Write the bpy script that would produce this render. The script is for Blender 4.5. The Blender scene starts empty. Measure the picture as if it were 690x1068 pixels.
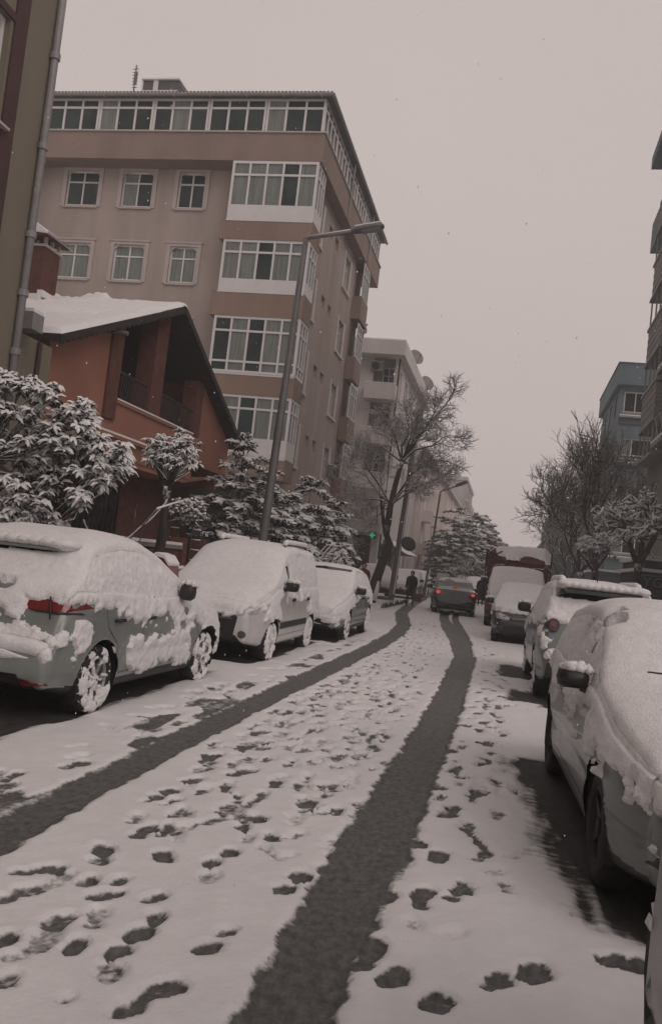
import bpy, bmesh, math, random
import numpy as np
from math import sin, cos, pi, radians, sqrt, atan2
from mathutils import Vector, Matrix
from mathutils.bvhtree import BVHTree
from mathutils.geometry import delaunay_2d_cdt

scene = bpy.context.scene
COL = scene.collection
R = radians

# ------------------------------------------------------------------ camera
FPX, HY, CAMH, ROLL, YAW = 900.0, 49.0, 1.65, R(6.5), R(11.88)
PITCH = math.atan(HY / FPX)
cam = bpy.data.cameras.new('camera')
cam_o = bpy.data.objects.new('camera', cam); COL.objects.link(cam_o)
cam.sensor_fit = 'HORIZONTAL'; cam.sensor_width = 36.0; cam.lens = 36.0 * FPX / 690.0
cam.clip_start = 0.05; cam.clip_end = 2000.0
fwd = Vector((-sin(YAW) * cos(PITCH), cos(YAW) * cos(PITCH), sin(PITCH)))
rgt = Vector((cos(YAW), sin(YAW), 0)); up = rgt.cross(fwd)
r2 = rgt * cos(ROLL) + up * sin(ROLL); u2 = up * cos(ROLL) - rgt * sin(ROLL)
cam_o.matrix_world = Matrix(((r2.x, u2.x, -fwd.x, 0), (r2.y, u2.y, -fwd.y, 0), (r2.z, u2.z, -fwd.z, CAMH), (0, 0, 0, 1)))
scene.camera = cam_o

# ------------------------------------------------------------------ sky, sun, exposure
SUN_EL, SUN_ROT = R(38), R(132)
w = bpy.data.worlds.new('World'); scene.world = w; w.use_nodes = True
nt = w.node_tree; nt.nodes.clear()
out = nt.nodes.new('ShaderNodeOutputWorld'); bg = nt.nodes.new('ShaderNodeBackground')
sky = nt.nodes.new('ShaderNodeTexSky'); sky.sky_type = 'NISHITA'; sky.sun_disc = False
sky.sun_elevation = SUN_EL; sky.sun_rotation = SUN_ROT; sky.dust_density = 6.0; sky.air_density = 1.5
hs = nt.nodes.new('ShaderNodeHueSaturation'); hs.inputs['Saturation'].default_value = 0.12
tcn = nt.nodes.new('ShaderNodeTexCoord'); nz = nt.nodes.new('ShaderNodeTexNoise')
nz.inputs['Scale'].default_value = 1.6; nz.inputs['Detail'].default_value = 3.0
rampn = nt.nodes.new('ShaderNodeValToRGB')
rampn.color_ramp.elements[0].position = 0.25; rampn.color_ramp.elements[0].color = (4.75, 4.08, 3.90, 1)
rampn.color_ramp.elements[1].position = 0.8; rampn.color_ramp.elements[1].color = (5.15, 4.45, 4.28, 1)
mixn = nt.nodes.new('ShaderNodeMix'); mixn.data_type = 'RGBA'; mixn.inputs[0].default_value = 0.93
nt.links.new(tcn.outputs['Generated'], nz.inputs['Vector']); nt.links.new(nz.outputs['Fac'], rampn.inputs['Fac'])
nt.links.new(sky.outputs[0], hs.inputs['Color']); nt.links.new(hs.outputs[0], mixn.inputs[6])
nt.links.new(rampn.outputs[0], mixn.inputs[7]); nt.links.new(mixn.outputs[2], bg.inputs[0])
bg.inputs[1].default_value = 0.1; nt.links.new(bg.outputs[0], out.inputs[0])
sun = bpy.data.lights.new('sun', 'SUN'); sun.energy = 0.65; sun.angle = R(40); sun.color = (1.0, 0.86, 0.80)
sun_o = bpy.data.objects.new('sun', sun); COL.objects.link(sun_o)
sun_o.rotation_euler = (pi / 2 - SUN_EL, 0, pi - SUN_ROT)
vs = scene.view_settings
vs.view_transform = 'Standard'; vs.look = 'None'; vs.exposure = 0.22; vs.gamma = 1.0; vs.use_curve_mapping = False
cy = scene.cycles if hasattr(scene, 'cycles') else None
if cy:
    cy.max_bounces = 5; cy.diffuse_bounces = 3; cy.glossy_bounces = 2; cy.transmission_bounces = 3
    cy.volume_bounces = 1; cy.use_adaptive_sampling = True; cy.use_denoising = True

# ------------------------------------------------------------------ pixel -> place (offline survey of the photo turned into metres)
def ray(px, py):
    dx, dy = px - 345.0, py - 534.0
    c, s = cos(ROLL), sin(ROLL)
    lx, ly = dx * c + dy * s, -dx * s + dy * c
    fy = FPX * cos(PITCH) + ly * sin(PITCH); uz = FPX * sin(PITCH) - ly * cos(PITCH)
    return (lx * cos(YAW) - fy * sin(YAW), lx * sin(YAW) + fy * cos(YAW), uz)
def G(px, py, z=0.0):
    r = ray(px, py); t = (z - CAMH) / r[2]; return Vector((r[0] * t, r[1] * t, z))
def AY(px, py, Y):
    r = ray(px, py); t = Y / r[1]; return Vector((r[0] * t, Y, r[2] * t + CAMH))

# ------------------------------------------------------------------ noise
def _h(ix, iy, iz, seed):
    n = (ix * 374761393 + iy * 668265263 + iz * 2147483647 + seed * 974634777) & 0xffffffff
    n = ((n ^ (n >> 13)) * 1274126177) & 0xffffffff
    n = ((n ^ (n >> 16)) * 2246822519) & 0xffffffff
    return ((n ^ (n >> 15)) & 0xffff) / 65535.0
def vnoise(p, seed=0):
    p = np.asarray(p, float)
    i = np.floor(p).astype(np.int64); f = p - i; f = f * f * (3 - 2 * f)
    r = 0
    for dx in (0, 1):
        wx = f[..., 0] if dx else 1 - f[..., 0]
        for dy in (0, 1):
            wy = f[..., 1] if dy else 1 - f[..., 1]
            for dz in (0, 1):
                wz = f[..., 2] if dz else 1 - f[..., 2]
                r = r + wx * wy * wz * _h(i[..., 0] + dx, i[..., 1] + dy, i[..., 2] + dz, seed)
    return r
def fbm(p, seed=0, octaves=4, gain=0.5):
    p = np.asarray(p, float); a, s, t = 1.0, 0.0, 0.0
    for o in range(octaves):
        s = s + a * vnoise(p * (2.03 ** o) + 17.3 * o, seed + o); t += a; a *= gain
    return s / t
def sstep(a, b, x):
    t = np.clip((x - a) / (b - a), 0, 1); return t * t * (3 - 2 * t)

# ------------------------------------------------------------------ materials
def srgb(r, g, b):
    f = lambda c: (c / 255 / 12.92) if c / 255 <= 0.04045 else ((c / 255 + 0.055) / 1.055) ** 2.4
    return (f(r), f(g), f(b))
def material(name, col, rough=0.7, var=0.12, scale=3.0, bump=0.0, bscale=40.0, metal=0.0, spec=0.5, emit=0.0, coat=0.0, col2=None, snowy=None, stretch=(1, 1, 1), detail=6.0):
    m = bpy.data.materials.new(name); m.use_nodes = True
    t = m.node_tree; N = t.nodes; L = t.links
    b = N['Principled BSDF']
    b.inputs['Roughness'].default_value = rough; b.inputs['Metallic'].default_value = metal
    b.inputs['Specular IOR Level'].default_value = spec; b.inputs['Coat Weight'].default_value = coat
    tc = N.new('ShaderNodeTexCoord'); mp = N.new('ShaderNodeMapping'); mp.inputs['Scale'].default_value = stretch
    L.new(tc.outputs['Object'], mp.inputs[0])
    n1 = N.new('ShaderNodeTexNoise'); n1.inputs['Scale'].default_value = scale; n1.inputs['Detail'].default_value = detail
    n1.inputs['Roughness'].default_value = 0.62
    L.new(mp.outputs[0], n1.inputs['Vector'])
    rp = N.new('ShaderNodeValToRGB'); e = rp.color_ramp.elements
    c2 = col2 or tuple(c * (1 - var * 2) for c in col)
    e[0].position = 0.3; e[0].color = (*c2, 1); e[1].position = 0.62; e[1].color = (*(tuple(min(1, c * (1 + var * .5)) for c in col)), 1)
    L.new(n1.outputs['Fac'], rp.inputs['Fac'])
    last = rp.outputs[0]
    if snowy is not None:   # snow lying on whatever faces up
        ge = N.new('ShaderNodeNewGeometry'); sx = N.new('ShaderNodeSeparateXYZ'); L.new(ge.outputs['Normal'], sx.inputs[0])
        n2 = N.new('ShaderNodeTexNoise'); n2.inputs['Scale'].default_value = snowy[1]; n2.inputs['Detail'].default_value = 4
        L.new(tc.outputs['Object'], n2.inputs['Vector'])
        ad = N.new('ShaderNodeMath'); ad.operation = 'MULTIPLY_ADD'; ad.inputs[1].default_value = 1.0
        L.new(n2.outputs['Fac'], ad.inputs[0]); L.new(sx.outputs['Z'], ad.inputs[2])
        mr = N.new('ShaderNodeMapRange'); mr.inputs['From Min'].default_value = snowy[0] + 0.5 - .08; mr.inputs['From Max'].default_value = snowy[0] + 0.5 + .08
        L.new(ad.outputs[0], mr.inputs[0])
        mx = N.new('ShaderNodeMix'); mx.data_type = 'RGBA'; L.new(mr.outputs[0], mx.inputs[0]); L.new(last, mx.inputs[6])
        mx.inputs[7].default_value = (*SNOWC, 1); last = mx.outputs[2]
    L.new(last, b.inputs['Base Color'])
    if emit:
        L.new(last, b.inputs['Emission Color']); b.inputs['Emission Strength'].default_value = emit
    if bump:
        n3 = N.new('ShaderNodeTexNoise'); n3.inputs['Scale'].default_value = bscale; n3.inputs['Detail'].default_value = 5
        L.new(mp.outputs[0], n3.inputs['Vector'])
        bp = N.new('ShaderNodeBump'); bp.inputs['Strength'].default_value = bump; bp.inputs['Distance'].default_value = 0.02
        L.new(n3.outputs['Fac'], bp.inputs['Height']); L.new(bp.outputs[0], b.inputs['Normal'])
    return m
SNOWC = (0.74, 0.73, 0.735)
M = {}
M['snow'] = material('snow', SNOWC, 0.75, 0.03, 6, bump=0.35, bscale=55, spec=0.25)
M['snow_rough'] = material('snow_rough', SNOWC, 0.8, 0.05, 14, bump=.55, bscale=75, spec=0.2)
M['asphalt'] = material('asphalt', (0.05, 0.047, 0.045), 0.6, 0.2, 8, bump=0.5, bscale=120)
M['pink'] = material('pink_render', (0.345, 0.285, 0.26), 0.9, 0.10, 0.9, bump=0.15, bscale=60, stretch=(1, 1, .16), detail=9.0)
M['pinkdark'] = material('brown_pink_band', (0.235, 0.172, 0.148), 0.9, 0.08, 0.9, bump=0.15, bscale=60, stretch=(1, 1, .3))
M['brownband'] = material('brown_band', (0.245, 0.175, 0.14), 0.9, 0.08, 0.9, bump=0.15, bscale=60, stretch=(1, 1, .3))
M['whiteframe'] = material('white_frame', (0.62, 0.60, 0.60), 0.5, 0.04, 2)
M['whitetrim'] = material('white_trim', (0.56, 0.52, 0.505), 0.85, 0.05, 2)
M['greytrim'] = material('grey_trim', (0.27, 0.26, 0.25), 0.85, 0.08, 2)
M['steelrim'] = material('black_steel_rim', (0.012, 0.012, 0.012), 0.7, 0.1, 4)
M['trim'] = material('pale_trim', (0.42, 0.365, 0.345), 0.85, 0.05, 2)
M['glass'] = material('window_glass', (0.028, 0.045, 0.043), 0.14, 0.35, 0.6, spec=0.2)
M['glassdark'] = material('dark_glass', (0.02, 0.022, 0.022), 0.1, 0.3, 0.8, spec=0.5)
M['curtain'] = material('curtain_cloth', (0.19, 0.21, 0.198), 0.6, 0.22, 2.2, stretch=(9, 9, .3), spec=0.15)
M['roofmetal'] = material('roof_metal', (0.09, 0.085, 0.085), 0.6, 0.2, 4)
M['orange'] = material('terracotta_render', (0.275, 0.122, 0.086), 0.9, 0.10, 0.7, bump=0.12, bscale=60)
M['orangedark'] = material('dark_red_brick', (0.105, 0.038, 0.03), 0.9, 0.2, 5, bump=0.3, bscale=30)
M['darkwood'] = material('dark_wood', (0.022, 0.018, 0.017), 0.8, 0.3, 6)
M['olive'] = material('olive_render', (0.17, 0.15, 0.115), 0.9, 0.07, 0.8, bump=0.12, bscale=60, stretch=(1, 1, .3))
M['maroon'] = material('maroon_paint', (0.06, 0.03, 0.03), 0.8, 0.1, 2)
M['pipe'] = material('grey_pipe', (0.22, 0.21, 0.21), 0.5, 0.1, 5)
M['concrete'] = material('grey_concrete', (0.2, 0.185, 0.175), 0.9, 0.12, 1.5, bump=0.2, bscale=40)
M['greywall'] = material('dark_grey_wall', (0.075, 0.073, 0.070), 0.9, 0.12, 1.2, bump=0.15)
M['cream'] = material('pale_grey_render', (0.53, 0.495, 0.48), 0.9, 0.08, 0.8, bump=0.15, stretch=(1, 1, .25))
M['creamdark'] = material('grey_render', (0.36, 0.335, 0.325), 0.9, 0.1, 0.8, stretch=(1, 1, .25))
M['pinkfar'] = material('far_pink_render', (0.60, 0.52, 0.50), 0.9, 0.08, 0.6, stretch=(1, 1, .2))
M['bluegrey'] = material('blue_grey_render', (0.125, 0.175, 0.195), 0.9, 0.1, 0.8, stretch=(1, 1, .25))
M['bluedark'] = material('dark_blue_grey', (0.085, 0.112, 0.122), 0.9, 0.12, 0.8)
M['siding'] = material('grey_siding', (0.2, 0.195, 0.185), 0.8, 0.08, 1.0)
M['steel'] = material('lamp_steel', (0.14, 0.135, 0.135), 0.55, 0.12, 3, metal=0.3)
M['lampglass'] = material('lamp_glass', (0.22, 0.235, 0.235), 0.25, 0.1, 6)
M['bark'] = material('bark', (0.045, 0.036, 0.032), 0.95, 0.25, 9, bump=0.7, bscale=35, stretch=(1, 1, .3), snowy=(0.62, 9))
M['twig'] = material('twig', (0.06, 0.05, 0.045), 0.95, 0.2, 9, snowy=(0.35, 30))
M['twigbare'] = material('bare_twig', (0.075, 0.062, 0.057), 0.95, 0.2, 9)
M['frosttwig'] = material('frosted_twig', (0.15, 0.138, 0.132), 0.95, 0.25, 5)
M['leaf'] = material('evergreen_leaf', (0.028, 0.04, 0.03), 0.45, 0.35, 5, snowy=(0.72, 25))
M['needle'] = material('conifer_needle', (0.036, 0.046, 0.038), 0.7, 0.35, 4, snowy=(0.55, 12))
M['black'] = material('black_plastic', (0.014, 0.013, 0.013), 0.5, 0.2, 5)
M['tyre'] = material('tyre_rubber', (0.017, 0.016, 0.016), 0.85, 0.2, 20, bump=0.3, bscale=60)
M['rim'] = material('alloy_rim', (0.32, 0.32, 0.32), 0.35, 0.1, 5, metal=0.6)
M['carglass'] = material('car_glass', (0.012, 0.013, 0.013), 0.06, 0.2, 3, spec=0.6)
M['silver'] = material('silver_green_paint', (0.225, 0.243, 0.234), 0.34, 0.05, 5, metal=0.3, coat=0.4)
M['whitepaint'] = material('white_paint', (0.52, 0.50, 0.50), 0.3, 0.05, 5, coat=0.4)
M['bluesilver'] = material('blue_grey_paint', (0.17, 0.20, 0.205), 0.32, 0.05, 5, metal=0.25, coat=0.4)
M['pearl'] = material('pale_grey_paint', (0.13, 0.145, 0.14), 0.32, 0.05, 5, metal=0.35, coat=0.4)
M['suvgrey'] = material('dull_grey_paint', (0.14, 0.155, 0.157), 0.32, 0.06, 5, metal=0.25, coat=0.4)
M['darkpaint'] = material('dark_paint', (0.018, 0.019, 0.02), 0.25, 0.1, 5, coat=0.5)
M['charcoal'] = material('charcoal_paint', (0.022, 0.022, 0.022), 0.35, 0.1, 5, coat=0.4)
M['redpaint'] = material('dark_red_paint', (0.14, 0.018, 0.02), 0.4, 0.12, 5, coat=0.3)
M['tarp'] = material('red_tarpaulin', (0.09, 0.014, 0.017), 0.7, 0.2, 3)
M['redlens'] = material('red_lens', (0.16, 0.012, 0.014), 0.15, 0.15, 20, coat=0.5)
M['clearlens'] = material('clear_lens', (0.35, 0.35, 0.35), 0.12, 0.2, 20, coat=0.5)
M['redlit'] = material('lit_tail_lamp', (1.0, 0.13, 0.05), 0.3, 0.05, 20, emit=0.28)
M['plate'] = material('number_plate', (0.5, 0.49, 0.48), 0.5, 0.05, 5)
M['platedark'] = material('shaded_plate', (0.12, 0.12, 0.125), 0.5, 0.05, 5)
M['greenlit'] = material('lit_green_sign', (0.02, 0.55, 0.3), 0.4, 0.05, 5, emit=0.22)
M['coatblack'] = material('black_cloth', (0.012, 0.011, 0.012), 0.9, 0.2, 10)
M['coatred'] = material('dark_red_cloth', (0.09, 0.015, 0.018), 0.9, 0.2, 10)
M['skin'] = material('skin', (0.35, 0.2, 0.15), 0.6, 0.05, 10)
M['bag'] = material('brown_bag', (0.14, 0.06, 0.032), 0.8, 0.1, 10)
M['signblue'] = material('dark_sign_board', (0.016, 0.018, 0.021), 0.5, 0.1, 4)
M['signletter'] = material('grey_letters', (0.16, 0.17, 0.175), 0.6, 0.05, 4)
M['ac'] = material('aircon_casing', (0.2, 0.185, 0.18), 0.6, 0.08, 4)
M['dish'] = material('dish_grey', (0.2, 0.19, 0.185), 0.6, 0.1, 4)
M['planks'] = material('weathered_board', (0.16, 0.1, 0.06), 0.8, 0.15, 5)

# ------------------------------------------------------------------ mesh helpers
class MB:
    def __init__(s): s.v = []; s.f = []; s.n = 0
    def add(s, verts, faces):
        b = s.n; s.v.extend([tuple(p) for p in verts]); s.n += len(verts)
        s.f.extend([tuple(i + b for i in f) for f in faces])
    def box(s, x0, x1, y0, y1, z0, z1):
        x0, x1 = min(x0, x1), max(x0, x1); y0, y1 = min(y0, y1), max(y0, y1); z0, z1 = min(z0, z1), max(z0, z1)
        s.add([(x0, y0, z0), (x1, y0, z0), (x1, y1, z0), (x0, y1, z0), (x0, y0, z1), (x1, y0, z1), (x1, y1, z1), (x0, y1, z1)],
              [(0, 3, 2, 1), (4, 5, 6, 7), (0, 1, 5, 4), (1, 2, 6, 5), (2, 3, 7, 6), (3, 0, 4, 7)])
    def quad(s, a, b, c, d): s.add([a, b, c, d], [(0, 1, 2, 3)])
    def obox(s, c, ax, ay, az):   # oriented box: centre and three half-vectors
        c, ax, ay, az = map(Vector, (c, ax, ay, az))
        vs_ = [c + sx * ax + sy * ay + sz * az for sz in (-1, 1) for sy in (-1, 1) for sx in (-1, 1)]
        s.add(vs_, [(0, 2, 3, 1), (4, 5, 7, 6), (0, 1, 5, 4), (1, 3, 7, 5), (3, 2, 6, 7), (2, 0, 4, 6)])
    def tube(s, pts, rad, seg=6, cap=True, flat=1.0):
        pts = [Vector(p) for p in pts]
        if not hasattr(rad, '__len__'): rad = [rad] * len(pts)
        vs_, fs = [], []
        for i, p in enumerate(pts):
            d = (pts[min(i + 1, len(pts) - 1)] - pts[max(i - 1, 0)])
            d = d.normalized() if d.length > 1e-9 else Vector((0, 0, 1))
            a = d.cross(Vector((0, 0, 1)))
            a = a.normalized() if a.length > 1e-3 else Vector((1, 0, 0))
            b = a.cross(d)
            for k in range(seg):
                t = 2 * pi * k / seg
                vs_.append(p + a * (cos(t) * rad[i]) + b * (sin(t) * rad[i] * flat))
        for i in range(len(pts) - 1):
            for k in range(seg):
                k2 = (k + 1) % seg
                fs.append((i * seg + k, i * seg + k2, (i + 1) * seg + k2, (i + 1) * seg + k))
        if cap:
            fs.append(tuple(reversed(range(seg)))); fs.append(tuple((len(pts) - 1) * seg + k for k in range(seg)))
        s.add(vs_, fs)
    def lathe(s, prof, seg=24, M4=None, closed=False):  # profile (r, h) turned round local z
        vs_, fs = [], []
        for r, h in prof:
            for k in range(seg):
                t = 2 * pi * k / seg; p = Vector((r * cos(t), r * sin(t), h)); vs_.append(M4 @ p if M4 else p)
        n = len(prof)
        for i in range(n if closed else n - 1):
            j = (i + 1) % n
            for k in range(seg):
                k2 = (k + 1) % seg; fs.append((i * seg + k, i * seg + k2, j * seg + k2, j * seg + k))
        s.add(vs_, fs)
    def prism(s, poly, h0, h1, f=lambda a, b, c: (a, b, c)):
        n = len(poly)
        s.add([f(a, b, h0) for a, b in poly] + [f(a, b, h1) for a, b in poly],
              [tuple(reversed(range(n))), tuple(range(n, 2 * n))] + [(i, (i + 1) % n, n + (i + 1) % n, n + i) for i in range(n)])
    def blob(s, c, rx, ry, rz, seed=0, rings=5, seg=8, amp=0.25):
        rnd = random.Random(seed); vs_ = [Vector(c) + Vector((0, 0, rz))]; fs = []
        for i in range(1, rings):
            ph = pi * i / rings
            for k in range(seg):
                t = 2 * pi * k / seg + i * .3; q = 1 + rnd.uniform(-amp, amp)
                vs_.append(Vector(c) + Vector((rx * sin(ph) * cos(t) * q, ry * sin(ph) * sin(t) * q, rz * cos(ph) * q)))
        vs_.append(Vector(c) - Vector((0, 0, rz))); last = len(vs_) - 1
        for k in range(seg):
            k2 = (k + 1) % seg
            fs.append((0, 1 + k, 1 + k2)); fs.append((last, 1 + (rings - 2) * seg + k2, 1 + (rings - 2) * seg + k))
            for i in range(rings - 2):
                a = 1 + i * seg; fs.append((a + k, a + seg + k, a + seg + k2, a + k2))
        s.add(vs_, fs)

def link(name, me, mat, parent=None, smooth=False):
    o = bpy.data.objects.new(name, me); COL.objects.link(o)
    if mat is not None: me.materials.append(M[mat] if isinstance(mat, str) else mat)
    if smooth: me.shade_smooth()
    if parent is not None: o.parent = parent
    return o
def obj(name, mb, mat, parent=None, smooth=False, base=None):
    """mesh from an MB; base = world location of the owning thing when mb was filled in world metres"""
    me = bpy.data.meshes.new(name)
    v = mb.v
    if base is not None: v = [(p[0] - base[0], p[1] - base[1], p[2] - base[2]) for p in v]
    me.from_pydata(v, [], mb.f); me.update()
    return link(name, me, mat, parent, smooth)
def pieces(name, mbs, mat, parent=None, smooth=False, base=None):
    return [obj(name, m, mat, parent, smooth, base) for m in mbs if m.v]
class Many(list):
    def new(s): s.append(MB()); return s[-1]
    def box(s, *a): s.new().box(*a)
    def tube(s, *a, **k): s.new().tube(*a, **k)
def tag(o, label=None, cat=None, group=None, kind=None):
    if label: o['label'] = label
    if cat: o['category'] = cat
    if group: o['group'] = group
    if kind: o['kind'] = kind
    return o
def thing(name, label, cat, loc=(0, 0, 0), rz=0.0, group=None):
    o = bpy.data.objects.new(name, None); COL.objects.link(o); o.location = loc; o.rotation_euler = (0, 0, rz); o.empty_display_size = .2
    return tag(o, label, cat, group)
def dup(o, loc=None, rz=None, scale=None, label=None, parent=None):
    c = o.copy(); COL.objects.link(c)
    if parent is not None: c.parent = parent
    if loc is not None: c.location = loc
    if rz is not None: c.rotation_euler = (0, 0, rz)
    if scale is not None: c.scale = (scale, scale, scale)
    if label: c['label'] = label
    for ch in list(o.children): dup(ch, parent=c)
    return c
def np_mesh(name, V, F):
    """fast mesh from vertex array and quad array"""
    me = bpy.data.meshes.new(name); V = np.asarray(V, np.float32); F = np.asarray(F, np.int32)
    me.vertices.add(len(V)); me.vertices.foreach_set('co', V.ravel())
    k = F.shape[1]
    me.loops.add(F.size); me.loops.foreach_set('vertex_index', F.ravel())
    me.polygons.add(len(F)); me.polygons.foreach_set('loop_start', np.arange(0, F.size, k, dtype=np.int32))
    me.update(calc_edges=True); me.validate(); return me

# ------------------------------------------------------------------ ground: snow over the street
def xc(y): # the street drifts to the left as it goes
    y = np.asarray(y, float)
    return np.where(y < 14, 0, np.where(y < 36, -1.75 * ((np.clip(y, 14, 36) - 14) / 22) ** 1.6, -1.75 - 0.045 * (y - 36)))
rng = np.random.default_rng(4)
g = MB(); g.quad((-500, -200, -.10), (500, -200, -.10), (500, 900, -.10), (-500, 900, -.10))
tag(obj('ground', g, 'snow'), kind='structure')

def snow_road_material():
    m = bpy.data.materials.new('trodden_snow'); m.use_nodes = True
    t = m.node_tree; N = t.nodes; L = t.links; b = N['Principled BSDF']
    tc = N.new('ShaderNodeTexCoord')
    def noise(sc, det=5, st=(1, 1, 1)):
        mp = N.new('ShaderNodeMapping'); mp.inputs['Scale'].default_value = st; L.new(tc.outputs['Object'], mp.inputs[0])
        n = N.new('ShaderNodeTexNoise'); n.inputs['Scale'].default_value = sc; n.inputs['Detail'].default_value = det
        n.inputs['Roughness'].default_value = .65; L.new(mp.outputs[0], n.inputs['Vector']); return n.outputs['Fac']
    def ramp(src, a, b_, ca, cb):
        r = N.new('ShaderNodeValToRGB'); e = r.color_ramp.elements; e[0].position = a; e[1].position = b_
        e[0].color = (*ca, 1); e[1].color = (*cb, 1); L.new(src, r.inputs[0]); return r.outputs[0]
    def edge(attr, nsc, amt, a, b_, st=(1, 1, 1)):
        at = N.new('ShaderNodeAttribute'); at.attribute_name = attr
        ma = N.new('ShaderNodeMath'); ma.operation = 'MULTIPLY_ADD'; ma.inputs[1].default_value = amt
        L.new(noise(nsc, 6, st), ma.inputs[0]); L.new(at.outputs['Fac'], ma.inputs[2])
        mr = N.new('ShaderNodeMapRange'); mr.inputs['From Min'].default_value = a + amt * .5; mr.inputs['From Max'].default_value = b_ + amt * .5
        L.new(ma.outputs[0], mr.inputs[0]); return mr.outputs[0]
    def mix(f, a, c):
        x = N.new('ShaderNodeMix'); x.data_type = 'RGBA'; L.new(f, x.inputs[0]); L.new(a, x.inputs[6]); L.new(c, x.inputs[7]); return x.outputs[2]
    snow = ramp(noise(3.5), .3, .7, (.68, .67, .675), SNOWC)
    slush = ramp(noise(17, 9, (1.5, .85, 1)), .30, .72, (.045, .046, .045), (.15, .148, .145))
    bare = ramp(noise(14, 7, (1, .4, 1)), .3, .75, (.028, .026, .025), (.07, .066, .063))
    c = mix(edge('slush', 30, .55, .32, .62), snow, slush)
    c = mix(edge('bare', 14, 1.1, .22, .80, (.45, 1.2, 1)), c, bare)
    L.new(c, b.inputs['Base Color'])
    at = N.new('ShaderNodeAttribute'); at.attribute_name = 'slush'
    mr = N.new('ShaderNodeMapRange'); mr.inputs['To Min'].default_value = .75; mr.inputs['To Max'].default_value = .55
    L.new(at.outputs['Fac'], mr.inputs[0]); L.new(mr.outputs[0], b.inputs['Roughness'])
    b.inputs['Specular IOR Level'].default_value = .3
    bp = N.new('ShaderNodeBump'); bp.inputs['Strength'].default_value = .55; bp.inputs['Distance'].default_value = .012
    L.new(noise(48, 6), bp.inputs['Height']); L.new(bp.outputs[0], b.inputs['Normal'])
    return m
M['road'] = snow_road_material()

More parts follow.
